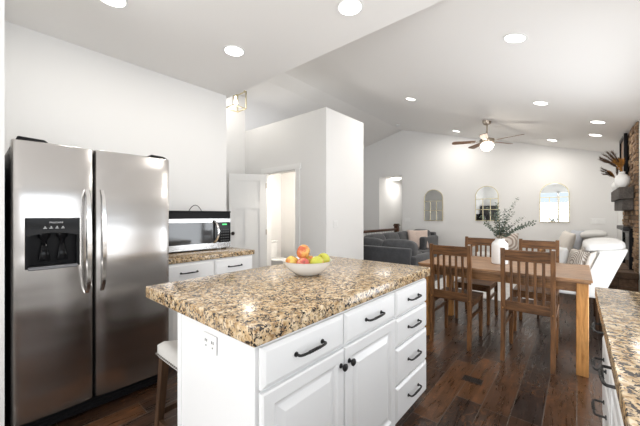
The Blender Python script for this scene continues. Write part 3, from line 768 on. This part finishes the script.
# ------------------------------------------------------------------ dining chairs (local: back at -y)
def make_chair(label):
    t = thing('dining_chair', label, 'chair', (0, 0, 0), 0, 'slat-back chairs round the dining table')
    w2, d2 = .196, .228
    for s in (-1, 1):
        x = s*(w2-.017); q = .017
        bm = bmesh.new()
        rgs = []
        for y, z, h in ((-d2-.012, 0, .014), (-d2+.012, .22, .019), (-d2+.018, .46, .020), (-d2+.012, .70, .018), (-d2-.010, .97, .015), (-d2-.013, 1.005, .013)):
            rgs.append([bm.verts.new((x+i*q, y+j*h, z)) for i, j in ((-1, -1), (1, -1), (1, 1), (-1, 1))])
        for A, Q in zip(rgs, rgs[1:]):
            for k in range(4): bm.faces.new((A[k], A[(k+1) % 4], Q[(k+1) % 4], Q[k]))
        bm.faces.new(rgs[0][::-1]); bm.faces.new(rgs[-1])
        obj('leg', bm, M['walnut'], t)
        bm = bmesh.new(); yf = d2-.006
        hexa(bm, [(x-.015, yf-.015, 0), (x+.015, yf-.015, 0), (x+.015, yf+.015, 0), (x-.015, yf+.015, 0)],
             [(x-.020, yf-.022, .445), (x+.020, yf-.022, .445), (x+.020, yf+.020, .445), (x-.020, yf+.020, .445)], .002)
        obj('leg', bm, M['walnut'], t)
        obj('stretcher', B(x-.009, x+.009, -d2+.02, yf-.01, .285, .315), M['walnut'], t)
        obj('stretcher', B(x-.009, x+.009, -d2+.02, yf-.01, .395, .44), M['walnut'], t)
    obj('apron', boxes([(-w2+.03, w2-.03, d2-.022, d2-.004, .385, .44)]), M['walnut_x'], t)
    bm = B(-w2-.004, w2+.004, -d2+.036, d2+.022, .443, .466, bev=.005, seg=2); obj('seat', bm, M['walnut_x'], t)
    bm = bmesh.new(); hexa(bm, [(-w2+.030, -d2-.012, .895), (w2-.030, -d2-.012, .895), (w2-.030, -d2+.010, .895), (-w2+.030, -d2+.010, .895)],
                           [(-w2+.030, -d2-.022, .992), (w2-.030, -d2-.022, .992), (w2-.030, -d2+.0, .992), (-w2+.030, -d2+.0, .992)], .003)
    obj('top_rail', bm, M['walnut_x'], t)
    obj('lower_rail', B(-w2+.030, w2-.030, -d2+.006, -d2+.030, .455, .535, bev=.002), M['walnut_x'], t)
    for k in range(5):
        x = -.116+.058*k; bm = bmesh.new()
        hexa(bm, [(x-.011, -d2+.010, .53), (x+.011, -d2+.010, .53), (x+.011, -d2+.024, .53), (x-.011, -d2+.024, .53)],
             [(x-.011, -d2-.009, .90), (x+.011, -d2-.009, .90), (x+.011, -d2+.005, .90), (x-.011, -d2+.005, .90)], .0015)
        obj('slat', bm, M['walnut'], t)
    for s in (-1, 1):
        bm = bmesh.new(); tube(bm, [(s*(w2-.017), -d2-.004, .47), (s*(w2-.017), -d2-.010, .47)], .006, 10); obj('peg', bm, M['honey'], t)
    return t
ch = make_chair('brown slat-back dining chair on the near side, beside the island')
ch.location = (-.965, 3.352, 0)
dup(ch, (-.328, 3.352, 0), 0, 'brown slat-back dining chair on the near side, beside the thick right table leg')
dup(ch, (-.975, 4.215, 0), R(180), 'brown slat-back dining chair on the far side, left of the white vase')
dup(ch, (-.352, 4.215, 0), R(180), 'brown slat-back dining chair on the far side, right of the white vase')

# ------------------------------------------------------------------ vase and eucalyptus
VC = Vector((-.622, 3.655, TZ))
bm = bmesh.new()
lathe(bm, [(0, .001), (.068, 0), (.076, .006), (.077, .015), (.077, .195), (.074, .212), (.060, .232), (.046, .243), (.042, .252), (.044, .266), (.038, .266), (.036, .250), (.060, .215), (.068, .19), (.068, .02), (0, .012)], 40)
tag(obj('vase', bm, M['matte_ceramic'], smooth=40, loc=VC), 'tall white ceramic vase standing on the dining table', 'vase')
t = thing('eucalyptus', 'spray of grey green eucalyptus stems standing in the white table vase', 'plant', VC)
tips = [(516.3, 198.5), (496.6, 203.4), (487.5, 207.6), (479, 216.8), (504.8, 209), (522.7, 216.8), (535.4, 221.3), (534, 224.5), (498.7, 211), (484, 223), (512.8, 212), (493, 214), (505, 219), (510, 226)]
pxm = .01065
Dv = (Fv + Rv*.6)
for i, (px, py) in enumerate(tips):
    lat = (px-499)*pxm; up = (239-py)*pxm; dep = rnd.uniform(-.14, .14)
    tip = Rv*lat + Dv*dep + Vector((0, 0, .262+up)); base = Rv*(lat*.04) + Dv*dep*.05 + Vector((0, 0, .05))
    mid = Rv*(lat*.30) + Dv*dep*.3 + Vector((0, 0, .262+max(up*.55, .10)))
    nk = Rv*max(-.02, min(.02, lat*.1)) + Dv*max(-.02, min(.02, dep*.2)) + Vector((0, 0, .262))
    pts = []
    for k in range(5): pts.append(base.lerp(nk, k/5))
    for k in range(13):
        q = k/12; pts.append(nk*(1-q)**2 + mid*2*q*(1-q) + tip*q*q)
    bm = bmesh.new(); tube(bm, pts, .0026, 6, .0010); s_ = obj('stem', bm, M['stem'], t, smooth=60)
    bm = bmesh.new()
    up_pts = pts[6:]
    L = sum((b-a).length for a, b in zip(up_pts, up_pts[1:]))
    n_ = max(8, int(L/.017))
    for k in range(n_):
        q = (k+.5)/n_*(len(up_pts)-1); ii = min(int(q), len(up_pts)-2); p = up_pts[ii].lerp(up_pts[ii+1], q-ii); d_ = (up_pts[ii+1]-up_pts[ii]).normalized()
        for s2 in (0, math.pi):
            an = s2 + k*1.9 + rnd.uniform(-.4, .4); side = d_.cross(Vector((0, 0, 1)) if abs(d_.z) < .95 else Vector((1, 0, 0))).normalized()
            side = Matrix.Rotation(an, 3, d_) @ side
            ax = (side*.8 + d_*.6).normalized(); nrm = ax.cross(d_).normalized(); ll = rnd.uniform(.025, .037)*(1-.35*k/n_); wl = ll*.42
            wv = (nrm*math.cos(rnd.uniform(-.7, .7)) + d_*.3).normalized()
            c0 = p + ax*.004; cu = ax.cross(wv)*ll*.15
            ps = [c0, c0+ax*ll*.3+wv*wl*.8, c0+ax*ll*.7+wv*wl*.85+cu, c0+ax*ll+cu, c0+ax*ll*.7-wv*wl*.85+cu, c0+ax*ll*.3-wv*wl*.8]
            bm.faces.new([bm.verts.new(v) for v in ps])
    obj('foliage', bm, M['leaf'], s_)

# ------------------------------------------------------------------ rug and sofas
bm = B(-2.1, -.5, 5.2, 6.9, 0, .012, bev=.004); tag(obj('area_rug', bm, M['rug']), 'pale grey area rug on the dark floor beyond the dining table', 'rug')
def parts_soft(name, c, s, m, parent, e1=.35, e2=.25, rot=None):
    bm = bmesh.new(); soft(bm, (0, 0, 0), s, e1, e2); return obj(name, bm, m, parent, smooth='all', loc=c, rot=rot)
t = thing('sectional_sofa', 'charcoal grey sectional sofa by the stair railing', 'sofa', (-2.9, 6.3, 0))
ox, oy = 2.9, -6.3
def L(x): return x+2.9
def Y_(y): return y-6.3
# near section, back turned to the camera
bm = B(L(-3.62), L(-2.24), Y_(5.03), Y_(5.17), .06, .70, bev=.03, seg=4); obj('back_frame', bm, M['sofa'], t, smooth=40)
bm = B(L(-3.62), L(-2.30), Y_(5.17), Y_(5.95), .0, .30, bev=.02, seg=2); obj('base', bm, M['sofa'], t, smooth=40)
bm = B(L(-2.32), L(-2.16), Y_(5.10), Y_(5.95), .06, .56, bev=.05, seg=4); obj('arm', bm, M['sofa'], t, smooth=40)
for k in range(2): parts_soft('seat_cushion', (L(-3.22+.62*k), Y_(5.60), .38), (.62, .72, .20), M['sofa_cush'], t)
for k in range(2): parts_soft('back_cushion', (L(-3.22+.66*k), Y_(5.30), .66), (.68, .26, .36), M['sofa_cush'], t, .6, .35, (R(-8), 0, 0))
# side row, facing +X
bm = B(L(-3.58), L(-3.43), Y_(5.18), Y_(7.86), .06, .76, bev=.03, seg=4); obj('back_frame', bm, M['sofa'], t, smooth=40)
bm = B(L(-3.40), L(-2.65), Y_(5.95), Y_(7.86), .06, .30, bev=.02, seg=2); obj('base', bm, M['sofa'], t, smooth=40)
for k in range(3): parts_soft('back_cushion', (L(-3.27), Y_(5.62+.66*k), .68), (.26, .66, .44), M['sofa_cush'], t, .55, .35, (0, R(-10), 0))
for k in range(2): parts_soft('seat_cushion', (L(-3.00), Y_(6.35+.75*k), .38), (.72, .76, .20), M['sofa_cush'], t)
# far section against the wall
bm = B(L(-3.40), L(-2.78), Y_(7.72), Y_(7.90), .06, .86, bev=.03, seg=4); obj('back_frame', bm, M['sofa'], t, smooth=40)
parts_soft('back_cushion', (L(-3.08), Y_(7.64), .72), (.46, .20, .42), M['sofa_cush'], t, .45, .3, (R(8), 0, 0))
bm = B(L(-2.86), L(-2.72), Y_(6.95), Y_(7.90), .06, .78, bev=.05, seg=4); obj('arm', bm, M['sofa'], t, smooth=40)
def pillow(loc, size, rot, m, label, name='throw_pillow', cat='pillow'):
    o = obj(name, pillow_bm(*size), m, smooth='all', loc=loc, rot=rot); return tag(o, label, cat)
pillow((-2.92, 7.05, .71), (.50, .48, .17), (R(-16), 0, R(38)), M['blush'], 'blush pink throw pillow on the charcoal sectional sofa')

def armchair(loc, rz, label):
    """white recliner; local: seat faces -x, back reclines towards +x, near side at -y"""
    t = thing('armchair', label, 'armchair', loc, rz, 'white reclining armchairs by the fireplace')
    # side panel of the reclined back
    bm = bmesh.new(); prism(bm, [(-.09, .52), (.00, .90), (.25, .935), (.07, .46), (.02, .36), (-.20, .36)], 'y', -.36, .36, .025, 3)
    obj('backrest', bm, M['white_fab'], t, smooth=40)
    bm = bmesh.new(); prism(bm, [(-.16, .50), (-.07, .86), (.01, .90), (-.08, .50)], 'y', -.345, .345, .02, 3); obj('back_cushion', bm, M['cream_fab'], t, smooth=40)
    bm = bmesh.new(); soft(bm, (.055, 0, .945), (.36, .71, .15), .75, .3, mtx=Matrix.Rotation(R(-6), 3, 'Y')); obj('headrest', bm, M['white_fab'], t, smooth='all')
    bm = B(-.58, .02, -.33, .33, .36, .44, bev=.03, seg=3); obj('seat_base', bm, M['white_fab'], t, smooth=40)
    bm = bmesh.new(); soft(bm, (-.34, 0, .48), (.54, .60, .16), .4, .3); obj('seat_cushion', bm, M['white_fab'], t, smooth='all')
    for s in (-1, 1):
        bm = bmesh.new(); tube(bm, [(-.56, s*.35, .40), (-.58, s*.36, .55), (-.52, s*.36, .60), (-.30, s*.36, .62), (-.10, s*.36, .60)], .018, 10); obj('arm', bm, M['honey'], t, smooth=60)
        for x in (-.52, .0):
            bm = bmesh.new(); tube(bm, [(x, s*.28, .38), (x*1.05, s*.30, 0)], .020, 10, .013); obj('leg', bm, M['stool_wood'], t, smooth=60)
    return t
ac = armchair((.175, 4.93, 0), 0, 'white reclining armchair right behind the end of the dining table')
dup(ac, (.17, 7.46, 0), 0, 'white reclining armchair farther back, near the far wall')
pillow((-.20, 5.02, .68), (.46, .44, .17), (R(-10), R(0), R(-72)), M['white_fab'], 'plain white throw pillow on the nearer armchair')
pillow((.005, 4.76, .72), (.34, .34, .13), (R(-12), R(0), R(-62)), M['pattern'], 'brown and cream patterned pillow on the nearer armchair')
pillow((-.16, 7.20, .78), (.46, .44, .17), (R(-16), R(5), R(-70)), M['cream_fab'], 'cream throw pillow on the farther armchair')
pillow((-.03, 7.56, .82), (.42, .40, .15), (R(-16), R(0), R(-66)), M['blue_fab'], 'pale blue grey pillow on the farther armchair')
# cream love seat at the far wall
t = thing('loveseat', 'low cream loveseat with honey wooden arms against the far wall', 'sofa', (-1.12, 7.45, 0))
bm = B(-.62, .55, .18, .34, .08, .74, bev=.04, seg=4); obj('backrest', bm, M['white_fab'], t, smooth=40)
bm = B(-.60, .53, -.42, .20, .12, .34, bev=.03, seg=3); obj('seat_base', bm, M['white_fab'], t, smooth=40)
for k in range(2): parts_soft('seat_cushion', (-.32+.57*k, -.10, .40), (.57, .58, .17), M['white_fab'], t)
for s in (-1, 1):
    bm = bmesh.new(); x = -.035+s*.615
    bx(bm, x-.03, x+.03, -.45, .30, .60, .635, bev=.01, seg=2); bx(bm, x-.022, x+.022, -.43, -.385, 0, .60); bx(bm, x-.022, x+.022, .22, .27, 0, .60); obj('arm', bm, M['honey'], t)
pillow((-1.14, 7.50, .72), (.42, .40, .15), (R(-12), 0, R(6)), M['pattern2'], 'beige diamond patterned pillow on the cream loveseat, behind the vase')

# ------------------------------------------------------------------ stair railing
t = thing('stair_railing', 'dark wooden stair railing with white balusters behind the sectional', 'railing', (-3.72, 6.3, 0))
bm = B(-.035, .035, -1.65, 1.19, .885, .945, bev=.012, seg=3); obj('handrail', bm, M['stain'], t, smooth=40)
bm = B(-.055, .055, 1.19, 1.30, 0, 1.01, bev=.006); bx(bm, -.075, .075, 1.17, 1.32, 1.01, 1.035, bev=.006); bx(bm, -.062, .062, 1.183, 1.307, 1.035, 1.065, bev=.012); obj('newel_post', bm, M['stain'], t)
for k in range(23):
    y = -1.58+.12*k; bm = bmesh.new(); lathe(bm, [(0, 0), (.018, 0), (.018, .12), (.012, .16), (.019, .40), (.012, .62), (.016, .72), (.015, .886), (0, .886)], 10, (0, y, 0)); obj('baluster', bm, M['trim'], t, smooth=40)

# ------------------------------------------------------------------ mirrors
def arch(w2, zc, h0, n_=18, r=None):
    r = r or w2
    return [(-w2, h0)] + [(-r*math.cos(math.pi*k/n_), zc+r*math.sin(math.pi*k/n_)) for k in range(n_+1)] + [(w2, h0)]
def make_mirror(label):
    t = thing('arched_mirror', label, 'mirror', (0, 0, 0), 0, 'arched windowpane mirrors on the far wall')
    w2, hh = .247, .83; zc = hh-w2
    bm = bmesh.new(); prism(bm, arch(w2-.006, zc, .006), 'y', -.012, -.004); obj('glass', bm, M['mirror'], t)
    bm = bmesh.new(); o = arch(w2, zc, 0); i_ = arch(w2-.013, zc, .013)
    F = [[bm.verts.new((x, y, z)) for x, z in pts] for pts, y in ((o, -.024), (o, 0), (i_, 0), (i_, -.024))]
    n_ = len(o)
    for q in range(4):
        for k in range(n_): bm.faces.new((F[q][k], F[q][(k+1) % n_], F[(q+1) % 4][(k+1) % n_], F[(q+1) % 4][k]))
    obj('frame', bm, M['gold'], t)
    for x in (-.080, .080): obj('muntin', boxes([(x-.007, x+.007, -.022, -.012, .012, zc-.06)]), M['gold'], t)
    for z in (.27, zc-.06): obj('muntin', boxes([(-w2+.012, w2-.012, -.022, -.012, z-.007, z+.007)]), M['gold'], t)
    return t
mr = make_mirror('leftmost arched gold-framed mirror, between the sofa and the table')
mr.location = (-2.89, YF, 1.146)
dup(mr, (-1.63, YF, 1.160), 0, 'arched gold-framed mirror partly behind the eucalyptus')
dup(mr, (-.365, YF, 1.150), 0, 'rightmost arched gold-framed mirror, above the white armchairs')

# ------------------------------------------------------------------ fireplace
t = thing('fireplace', 'floor to ceiling brown stacked stone fireplace with raised brick hearth', 'fireplace', (XWL, 6.03, 0))
def stones(y0, y1, z0, z1, rowh, lmin, lmax, out, axis='x', skip=None, top=False, seed=3, jit=.022):
    rr = random.Random(seed); bm = bmesh.new(); lay = bm.faces.layers.float.new('tint'); z = z0
    while z < z1-.01:
        h = min(rowh*rr.uniform(.75, 1.3), z1-z); y = y0
        while y < y1-.01:
            l_ = min(rr.uniform(lmin, lmax), y1-y); 
            if y1-(y+l_) < lmin*.5: l_ = y1-y
            if not (skip and skip(y+l_/2, z+h/2)):
                nf = len(bm.faces); d = rr.uniform(0, jit); g = .003
                if axis == 'x': bx(bm, -out-d, 0, y+g, y+l_-g, z+g, z+h-g, bev=.005)
                elif axis == 'y': bx(bm, y+g, y+l_-g, -out-d, 0, z+g, z+h-g, bev=.005)
                else: bx(bm, z+g, z+h-g, y+g, y+l_-g, out, out+.004+d*.3, bev=.002)
                bm.faces.ensure_lookup_table(); tv = rr.random()
                for f in bm.faces[nf:]: f[lay] = tv
            y += l_
        z += h
    return bm
zt = zs(XWL)-.005
fire = lambda y, z: -.38 < y < .38 and z < 1.12
obj('stonework', stones(-.67, .75, .55, zt, .050, .07, .24, .020, skip=fire, jit=.016), M['stone'], t)
obj('mortar_bed', boxes([(-.018, .0, -.665, -.38, .55, zt), (-.018, 0, .38, .745, .55, zt), (-.018, 0, -.38, .38, 1.12, zt)]), M['mortar'], t)
fb = obj('firebox', boxes([(-.060, -.02, -.40, -.34, .585, 1.12), (-.060, -.02, .34, .40, .585, 1.12), (-.060, -.02, -.34, .34, 1.05, 1.12), (-.02, -.004, -.34, .34, .585, 1.05)]), M['black'], t)
obj('glass_door', boxes([(-.046, -.040, -.34, .34, .585, 1.05)]), M['black_gloss'], fb)
bm = B(-.12, -.050, -.42, .42, 1.09, 1.145, bev=.01, seg=2); obj('hood', bm, M['iron'], fb)
# hearth: brick courses around a core, herringbone-like top
HY0, HY1, HX = -.68, .88, -.40
obj('hearth_core', boxes([(HX+.03, -.002, HY0+.03, HY1-.03, 0, .545)]), M['mortar'], t)
bm = stones(HX, 0, 0, .50, .125, .16, .24, 0, 'y', seed=5, jit=.008)
for v in bm.verts: v.co.y += HY0+.03
bm2 = None
obj('hearth_face', bm, M['brick'], t)
bm = stones(HY0, HY1, 0, .50, .125, .16, .24, 0, 'x', seed=8, jit=.008)
for v in bm.verts: v.co.x += HX+.03
obj('hearth_face', bm, M['brick'], t)
bm = bmesh.new(); lay = bm.faces.layers.float.new('tint'); rr = random.Random(11); y = HY0-.02
while y < HY1:
    nf = len(bm.faces); bx(bm, HX-.02, HX+.18, y+.003, y+.097, .50, .58+rr.uniform(0, .004), bev=.006); bm.faces.ensure_lookup_table(); tv = rr.random()*.8
    for f in bm.faces[nf:]: f[lay] = tv
    nf = len(bm.faces); bx(bm, HX+.186, -.002, y+.003, y+.097, .50, .576+rr.uniform(0, .004), bev=.006); bm.faces.ensure_lookup_table(); tv = rr.random()*.8
    for f in bm.faces[nf:]: f[lay] = tv
    y += .10
obj('hearth_cap', bm, M['brick'], t)
bm = B(-.170, -.03, -.56, .58, 1.507, 1.662, bev=.006); bx(bm, -.135, -.03, -.53, .55, 1.365, 1.507, bev=.005); obj('mantel_shelf', bm, M['mantel'], t)
# dark framed panel on the stone
tv = thing('framed_panel', 'tall black-framed brown wooden panel hanging on the stone above the mantel', 'wall decor', (XWL, 6.0, 1.80))
bm = bmesh.new()
for b in ((-.078, -.042, 0, .045, 0, .65), (-.078, -.042, .555, .60, 0, .65), (-.078, -.042, .045, .555, 0, .045), (-.078, -.042, .045, .555, .605, .65)): bx(bm, *b)
obj('frame', bm, M['black'], tv)
obj('panel', boxes([(-.058, -.044, .045, .555, .045, .605)]), M['mantel_brown'], tv)
# mantel vases with dried grass
def mvase(x, y, s, label, plabel, seed, tips):
    z = 1.664
    bm = bmesh.new(); lathe(bm, [(r_*s*.92, z_*s*1.22) for r_, z_ in ((0, .001), (.055, 0), (.085, .03), (.098, .075), (.092, .12), (.060, .155), (.034, .168), (.036, .195), (.030, .195), (.028, .165), (.05, .15), (.08, .11), (.08, .06), (0, .02))], 28)
    tag(obj('jug', bm, M['matte_ceramic'], smooth=50, loc=(x, y, z)), label, 'vase')
    p = thing('dried_grass', plabel, 'dried flowers', (x, y, z)); rr = random.Random(seed); z0 = .23*s
    for dx, dz, dy, kind in tips:
        tip = Rv*dx + Vector((0, 0, z0+dz)) + Fv*dy; b0 = Vector((0, 0, .05)); nk = Vector((0, 0, z0)); pts = [b0, nk] + [nk.lerp(tip, q/6)+Vector((0, 0, .03*math.sin(math.pi*q/6))) for q in range(1, 7)]
        bm = bmesh.new(); tube(bm, pts, .002, 5, .001); s_ = obj('stem', bm, M['pampas_o'], p)
        bm = bmesh.new(); n_ = 170
        for k in range(n_):
            q = .30+.70*k/n_; o_ = nk.lerp(tip, q)+Vector((0, 0, .03*math.sin(math.pi*q))); d_ = (tip-nk).normalized()
            sd = Vector((rr.gauss(0, 1), rr.gauss(0, 1), rr.gauss(0, 1))); sd = (sd-d_*sd.dot(d_)).normalized()
            e_ = o_ + d_*rr.uniform(.03, .06) + sd*rr.uniform(.006, .030); wv = d_.cross(sd)*.0026
            bm.faces.new([bm.verts.new(v) for v in (o_-wv, o_+wv, e_)])
        obj('plume', bm, M['pampas_d'] if kind else M['pampas_o'], s_)
mvase(.452, 5.58, .86, 'rounded white jug at the near end of the mantel', 'amber and brown dried grass fanning out of the nearer mantel jug', 4,
      [(-.21, .22, .02, 1), (-.16, .25, -.03, 1), (-.25, .16, .03, 1), (-.05, .16, .03, 0), (.01, .12, .0, 0), (-.10, .14, .0, 0), (-.19, .25, .0, 1), (-.24, .19, .05, 1), (-.27, .13, -.03, 1), (-.14, .22, .02, 1), (-.08, .18, .04, 0), (-.03, .14, 0, 0), (.03, .15, .02, 0), (-.12, .12, 0, 0), (-.17, .16, .06, 1), (.0, .17, .05, 1), (-.06, .10, -.02, 0)])
mvase(.452, 6.28, .66, 'smaller white jug farther along the mantel', 'brown dried pampas spilling left from the farther mantel jug', 9,
      [(-.22, .13, 0, 1), (-.19, .17, .03, 1), (-.21, .08, -.02, 1), (.0, .18, 0, 1), (-.12, .12, 0, 0), (.03, .15, .02, 1), (-.10, .08, 0, 0)])

# ------------------------------------------------------------------ ceiling lights
def recessed(x, y, z, tilt, power, label, r=.082, col=(1, .955, .89)):
    t = thing('recessed_light', label, 'ceiling light', (x, y, z), 0, 'round recessed ceiling lights'); t.rotation_euler = (0, tilt, 0)
    bm = bmesh.new(); lathe(bm, [(r, 0), (r+.016, -.001), (r+.016, -.005), (r, -.006), (r-.002, -.002)], 32); obj('trim_ring', bm, M['trim'], t, smooth=40)
    bm = bmesh.new(); lathe(bm, [(0, -.0035), (r, -.0035), (r, -.001), (0, -.001)], 32); obj('diffuser', bm, M['glow'], t)
    area('lamp', (0, 0, -.012), (0, 0, 0), .15, .15, power, col, t, 'DISK')
for x, y, lb in ((-2.38, 1.572, 'recessed light in the flat kitchen ceiling above the microwave counter'), (-1.243, 1.784, 'recessed light in the kitchen ceiling above the island, nearest the vault edge'),
                 (-2.447, .640, 'recessed light cut by the top edge, above the fridge')):
    recessed(x, y, ZK, 0, K_LIGHT, lb)
tl = math.atan(.287)
for x, y, lb in ((-.383, 2.887, 'large-looking recessed light alone at the upper right of the vaulted ceiling'), (-2.105, 4.785, 'recessed light in the vault left of the ceiling fan'), (-2.115, 7.303, 'small recessed light just left of the fan, near the far gable'),
                 (-.352, 4.75, 'recessed light in the vault, upper left of the pair by the stone wall'), (-.360, 7.25, 'recessed light just right of the fan blades, close to the far wall'),
                 (.217, 5.573, 'nearer recessed light of the pair beside the stone chimney'), (.222, 6.44, 'farther recessed light of the pair beside the stone chimney')):
    recessed(x, y, zs(x), tl, V_LIGHT if x < 0 else 3.0, lb, .075)
recessed(-4.45, 3.0, zl(-4.10), 0, 7, 'added recessed light, unseen above the kitchen ceiling edge, brightening the hall', .075)  # extra fixture, out of view, added to lift the hall and its door wall
# light in the far hall
bm = bmesh.new(); lathe(bm, [(0, -.06), (.11, -.045), (.16, -.012), (.16, 0), (0, 0)], 24)
o = obj('hall_ceiling_light', bm, M['glow'], loc=(-4.28, 8.62, 2.438)); tag(o, 'flush ceiling light inside the far hall opening', 'ceiling light')
area('lamp', (-4.14, 9.0, 2.36), (0, 0, 0), .5, .5, 6, (1, .97, .92))
# hall lantern
t = thing('lantern_pendant', 'small open metal cage lantern with a lit bulb near the kitchen ceiling edge', 'pendant light', (-3.90, 2.60, 3.683))
bm = bmesh.new(); lathe(bm, [(0, 0), (.06, 0), (.06, -.02), (.01, -.03), (0, -.03)], 20); obj('canopy', bm, M['fan_metal'], t, smooth=40)
bm = bmesh.new(); tube(bm, [(0, 0, -.03), (0, 0, -.50)], .006, 8); obj('rod', bm, M['fan_metal'], t)
bm = bmesh.new(); hw_ = .11; z0_, z1_ = -.78, -.52; b1 = .006
for sx in (-1, 1):
    for sy in (-1, 1): bx(bm, sx*hw_-b1, sx*hw_+b1, sy*hw_-b1, sy*hw_+b1, z0_, z1_)
for z in (z0_, z1_):
    for s in (-1, 1): bx(bm, -hw_, hw_, s*hw_-b1, s*hw_+b1, z-b1, z+b1); bx(bm, s*hw_-b1, s*hw_+b1, -hw_, hw_, z-b1, z+b1)
bx(bm, -hw_, hw_, -b1, b1, z1_-b1, z1_+b1)
obj('cage', bm, M['gold'], t)
bm = bmesh.new(); lathe(bm, [(0, -.74), (.02, -.735), (.034, -.70), (.030, -.67), (.016, -.64), (.014, -.60), (0, -.60)], 18); obj('bulb', bm, M['bulb'], t, smooth='all')
bm = bmesh.new(); lathe(bm, [(0, -.60), (.016, -.60), (.016, -.52), (0, -.52)], 14); obj('socket', bm, M['gold'], t)
pl = bpy.data.lights.new('lamp', 'POINT'); pl.energy = 3; pl.color = (1, .9, .75); pl.shadow_soft_size = .11
o = bpy.data.objects.new('lamp', pl); C.objects.link(o); o.location = (0, 0, -.82); o.parent = t

# ceiling fan
FXc, FYc = -1.223, 6.02; FZ = zs(FXc)
t = thing('ceiling_fan', 'five-blade ceiling fan with lit glass bowl hanging from the vaulted ceiling', 'ceiling fan', (FXc, FYc, 0))
bm = bmesh.new(); lathe(bm, [(0, FZ+.01), (.075, FZ+.015), (.075, FZ-.02), (.055, FZ-.06), (.02, FZ-.075), (0, FZ-.075)], 24); obj('canopy', bm, M['fan_metal'], t, smooth=40)
bm = bmesh.new(); tube(bm, [(0, 0, FZ-.07), (0, 0, 2.70)], .012, 10); obj('downrod', bm, M['fan_metal'], t, smooth=60)
bm = bmesh.new(); lathe(bm, [(0, 2.70), (.03, 2.70), (.05, 2.675), (.115, 2.655), (.125, 2.625), (.12, 2.595), (.09, 2.575), (.06, 2.56), (0, 2.56)], 32); obj('motor_housing', bm, M['fan_metal'], t, smooth=40)
bm = bmesh.new(); lathe(bm, [(0, 2.445), (.03, 2.448), (.070, 2.468), (.098, 2.505), (.108, 2.54), (.104, 2.562), (0, 2.562)], 32); obj('glass_bowl', bm, M['fan_glow'], t, smooth=60)
pl = bpy.data.lights.new('lamp', 'POINT'); pl.energy = 4; pl.color = (1, .92, .8); pl.shadow_soft_size = .1
o = bpy.data.objects.new('lamp', pl); C.objects.link(o); o.location = (0, 0, 2.30); o.parent = t
for k in range(5):
    a_ = YAW + R(19+72*k)
    bm = bmesh.new(); prism(bm, [(.19, -.042), (.53, -.062), (.57, -.048), (.58, 0), (.57, .048), (.53, .062), (.19, .042)], 'z', -.004, .004)
    bmesh.ops.rotate(bm, verts=bm.verts, matrix=Matrix.Rotation(R(12), 3, 'X'))
    bd = obj('blade', bm, M['blade_a'], t, loc=(0, 0, 2.620), rot=(0, 0, a_))
    bm = boxes([(.10, .26, -.014, .014, -.010, -.003)]); obj('blade_iron', bm, M['fan_metal'], bd)

# ------------------------------------------------------------------ small fixtures
def plate(name, loc, rz, w_, label, n_=2, cat='wall plate'):
    t = thing(name, label, cat, loc, rz)
    obj('plate', B(-w_/2, w_/2, -.006, 0, -.058, .058, bev=.003), M['plate'], t)
    for k in range(n_):
        x = (k-(n_-1)/2)*.046; obj('rocker', B(x-.016, x+.016, -.010, -.005, -.033, .033, bev=.002), M['trim'], t)
plate('light_switch', (-3.62, YF, 1.16), 0, .16, 'white switch plate on the far wall left of the first mirror', 3)
plate('light_switch', (.31, YF, 1.175), 0, .21, 'wide white switch plate on the far wall above the white armchairs', 4)
plate('light_switch', (XB, 3.76, 1.155), R(90), .115, 'white double switch plate on the tall white wall box', 2)
t = thing('floor_register', 'small dark bronze floor vent in the hardwood between island and chairs', 'floor vent', (-.625, 2.575, 0), 0)
bm = B(-.07, .07, -.045, .045, 0, .004, bev=.0015); obj('frame', bm, M['vent'], t)
bm = bmesh.new()
for k in range(9): bx(bm, -.058+.0135*k, -.052+.0135*k, -.034, .034, .004, .0055)
obj('louvres', bm, M['iron'], t)
bm = bmesh.new(); lathe(bm, [(0, -.035), (.04, -.033), (.06, -.015), (.062, 0), (0, 0)], 24)
o = obj('smoke_detector', bm, M['plate'], smooth=40, loc=(-3.50, 7.2, zs(-3.50)), rot=(0, tl, 0)); tag(o, 'small round white smoke detector near the ridge of the vault', 'smoke detector')
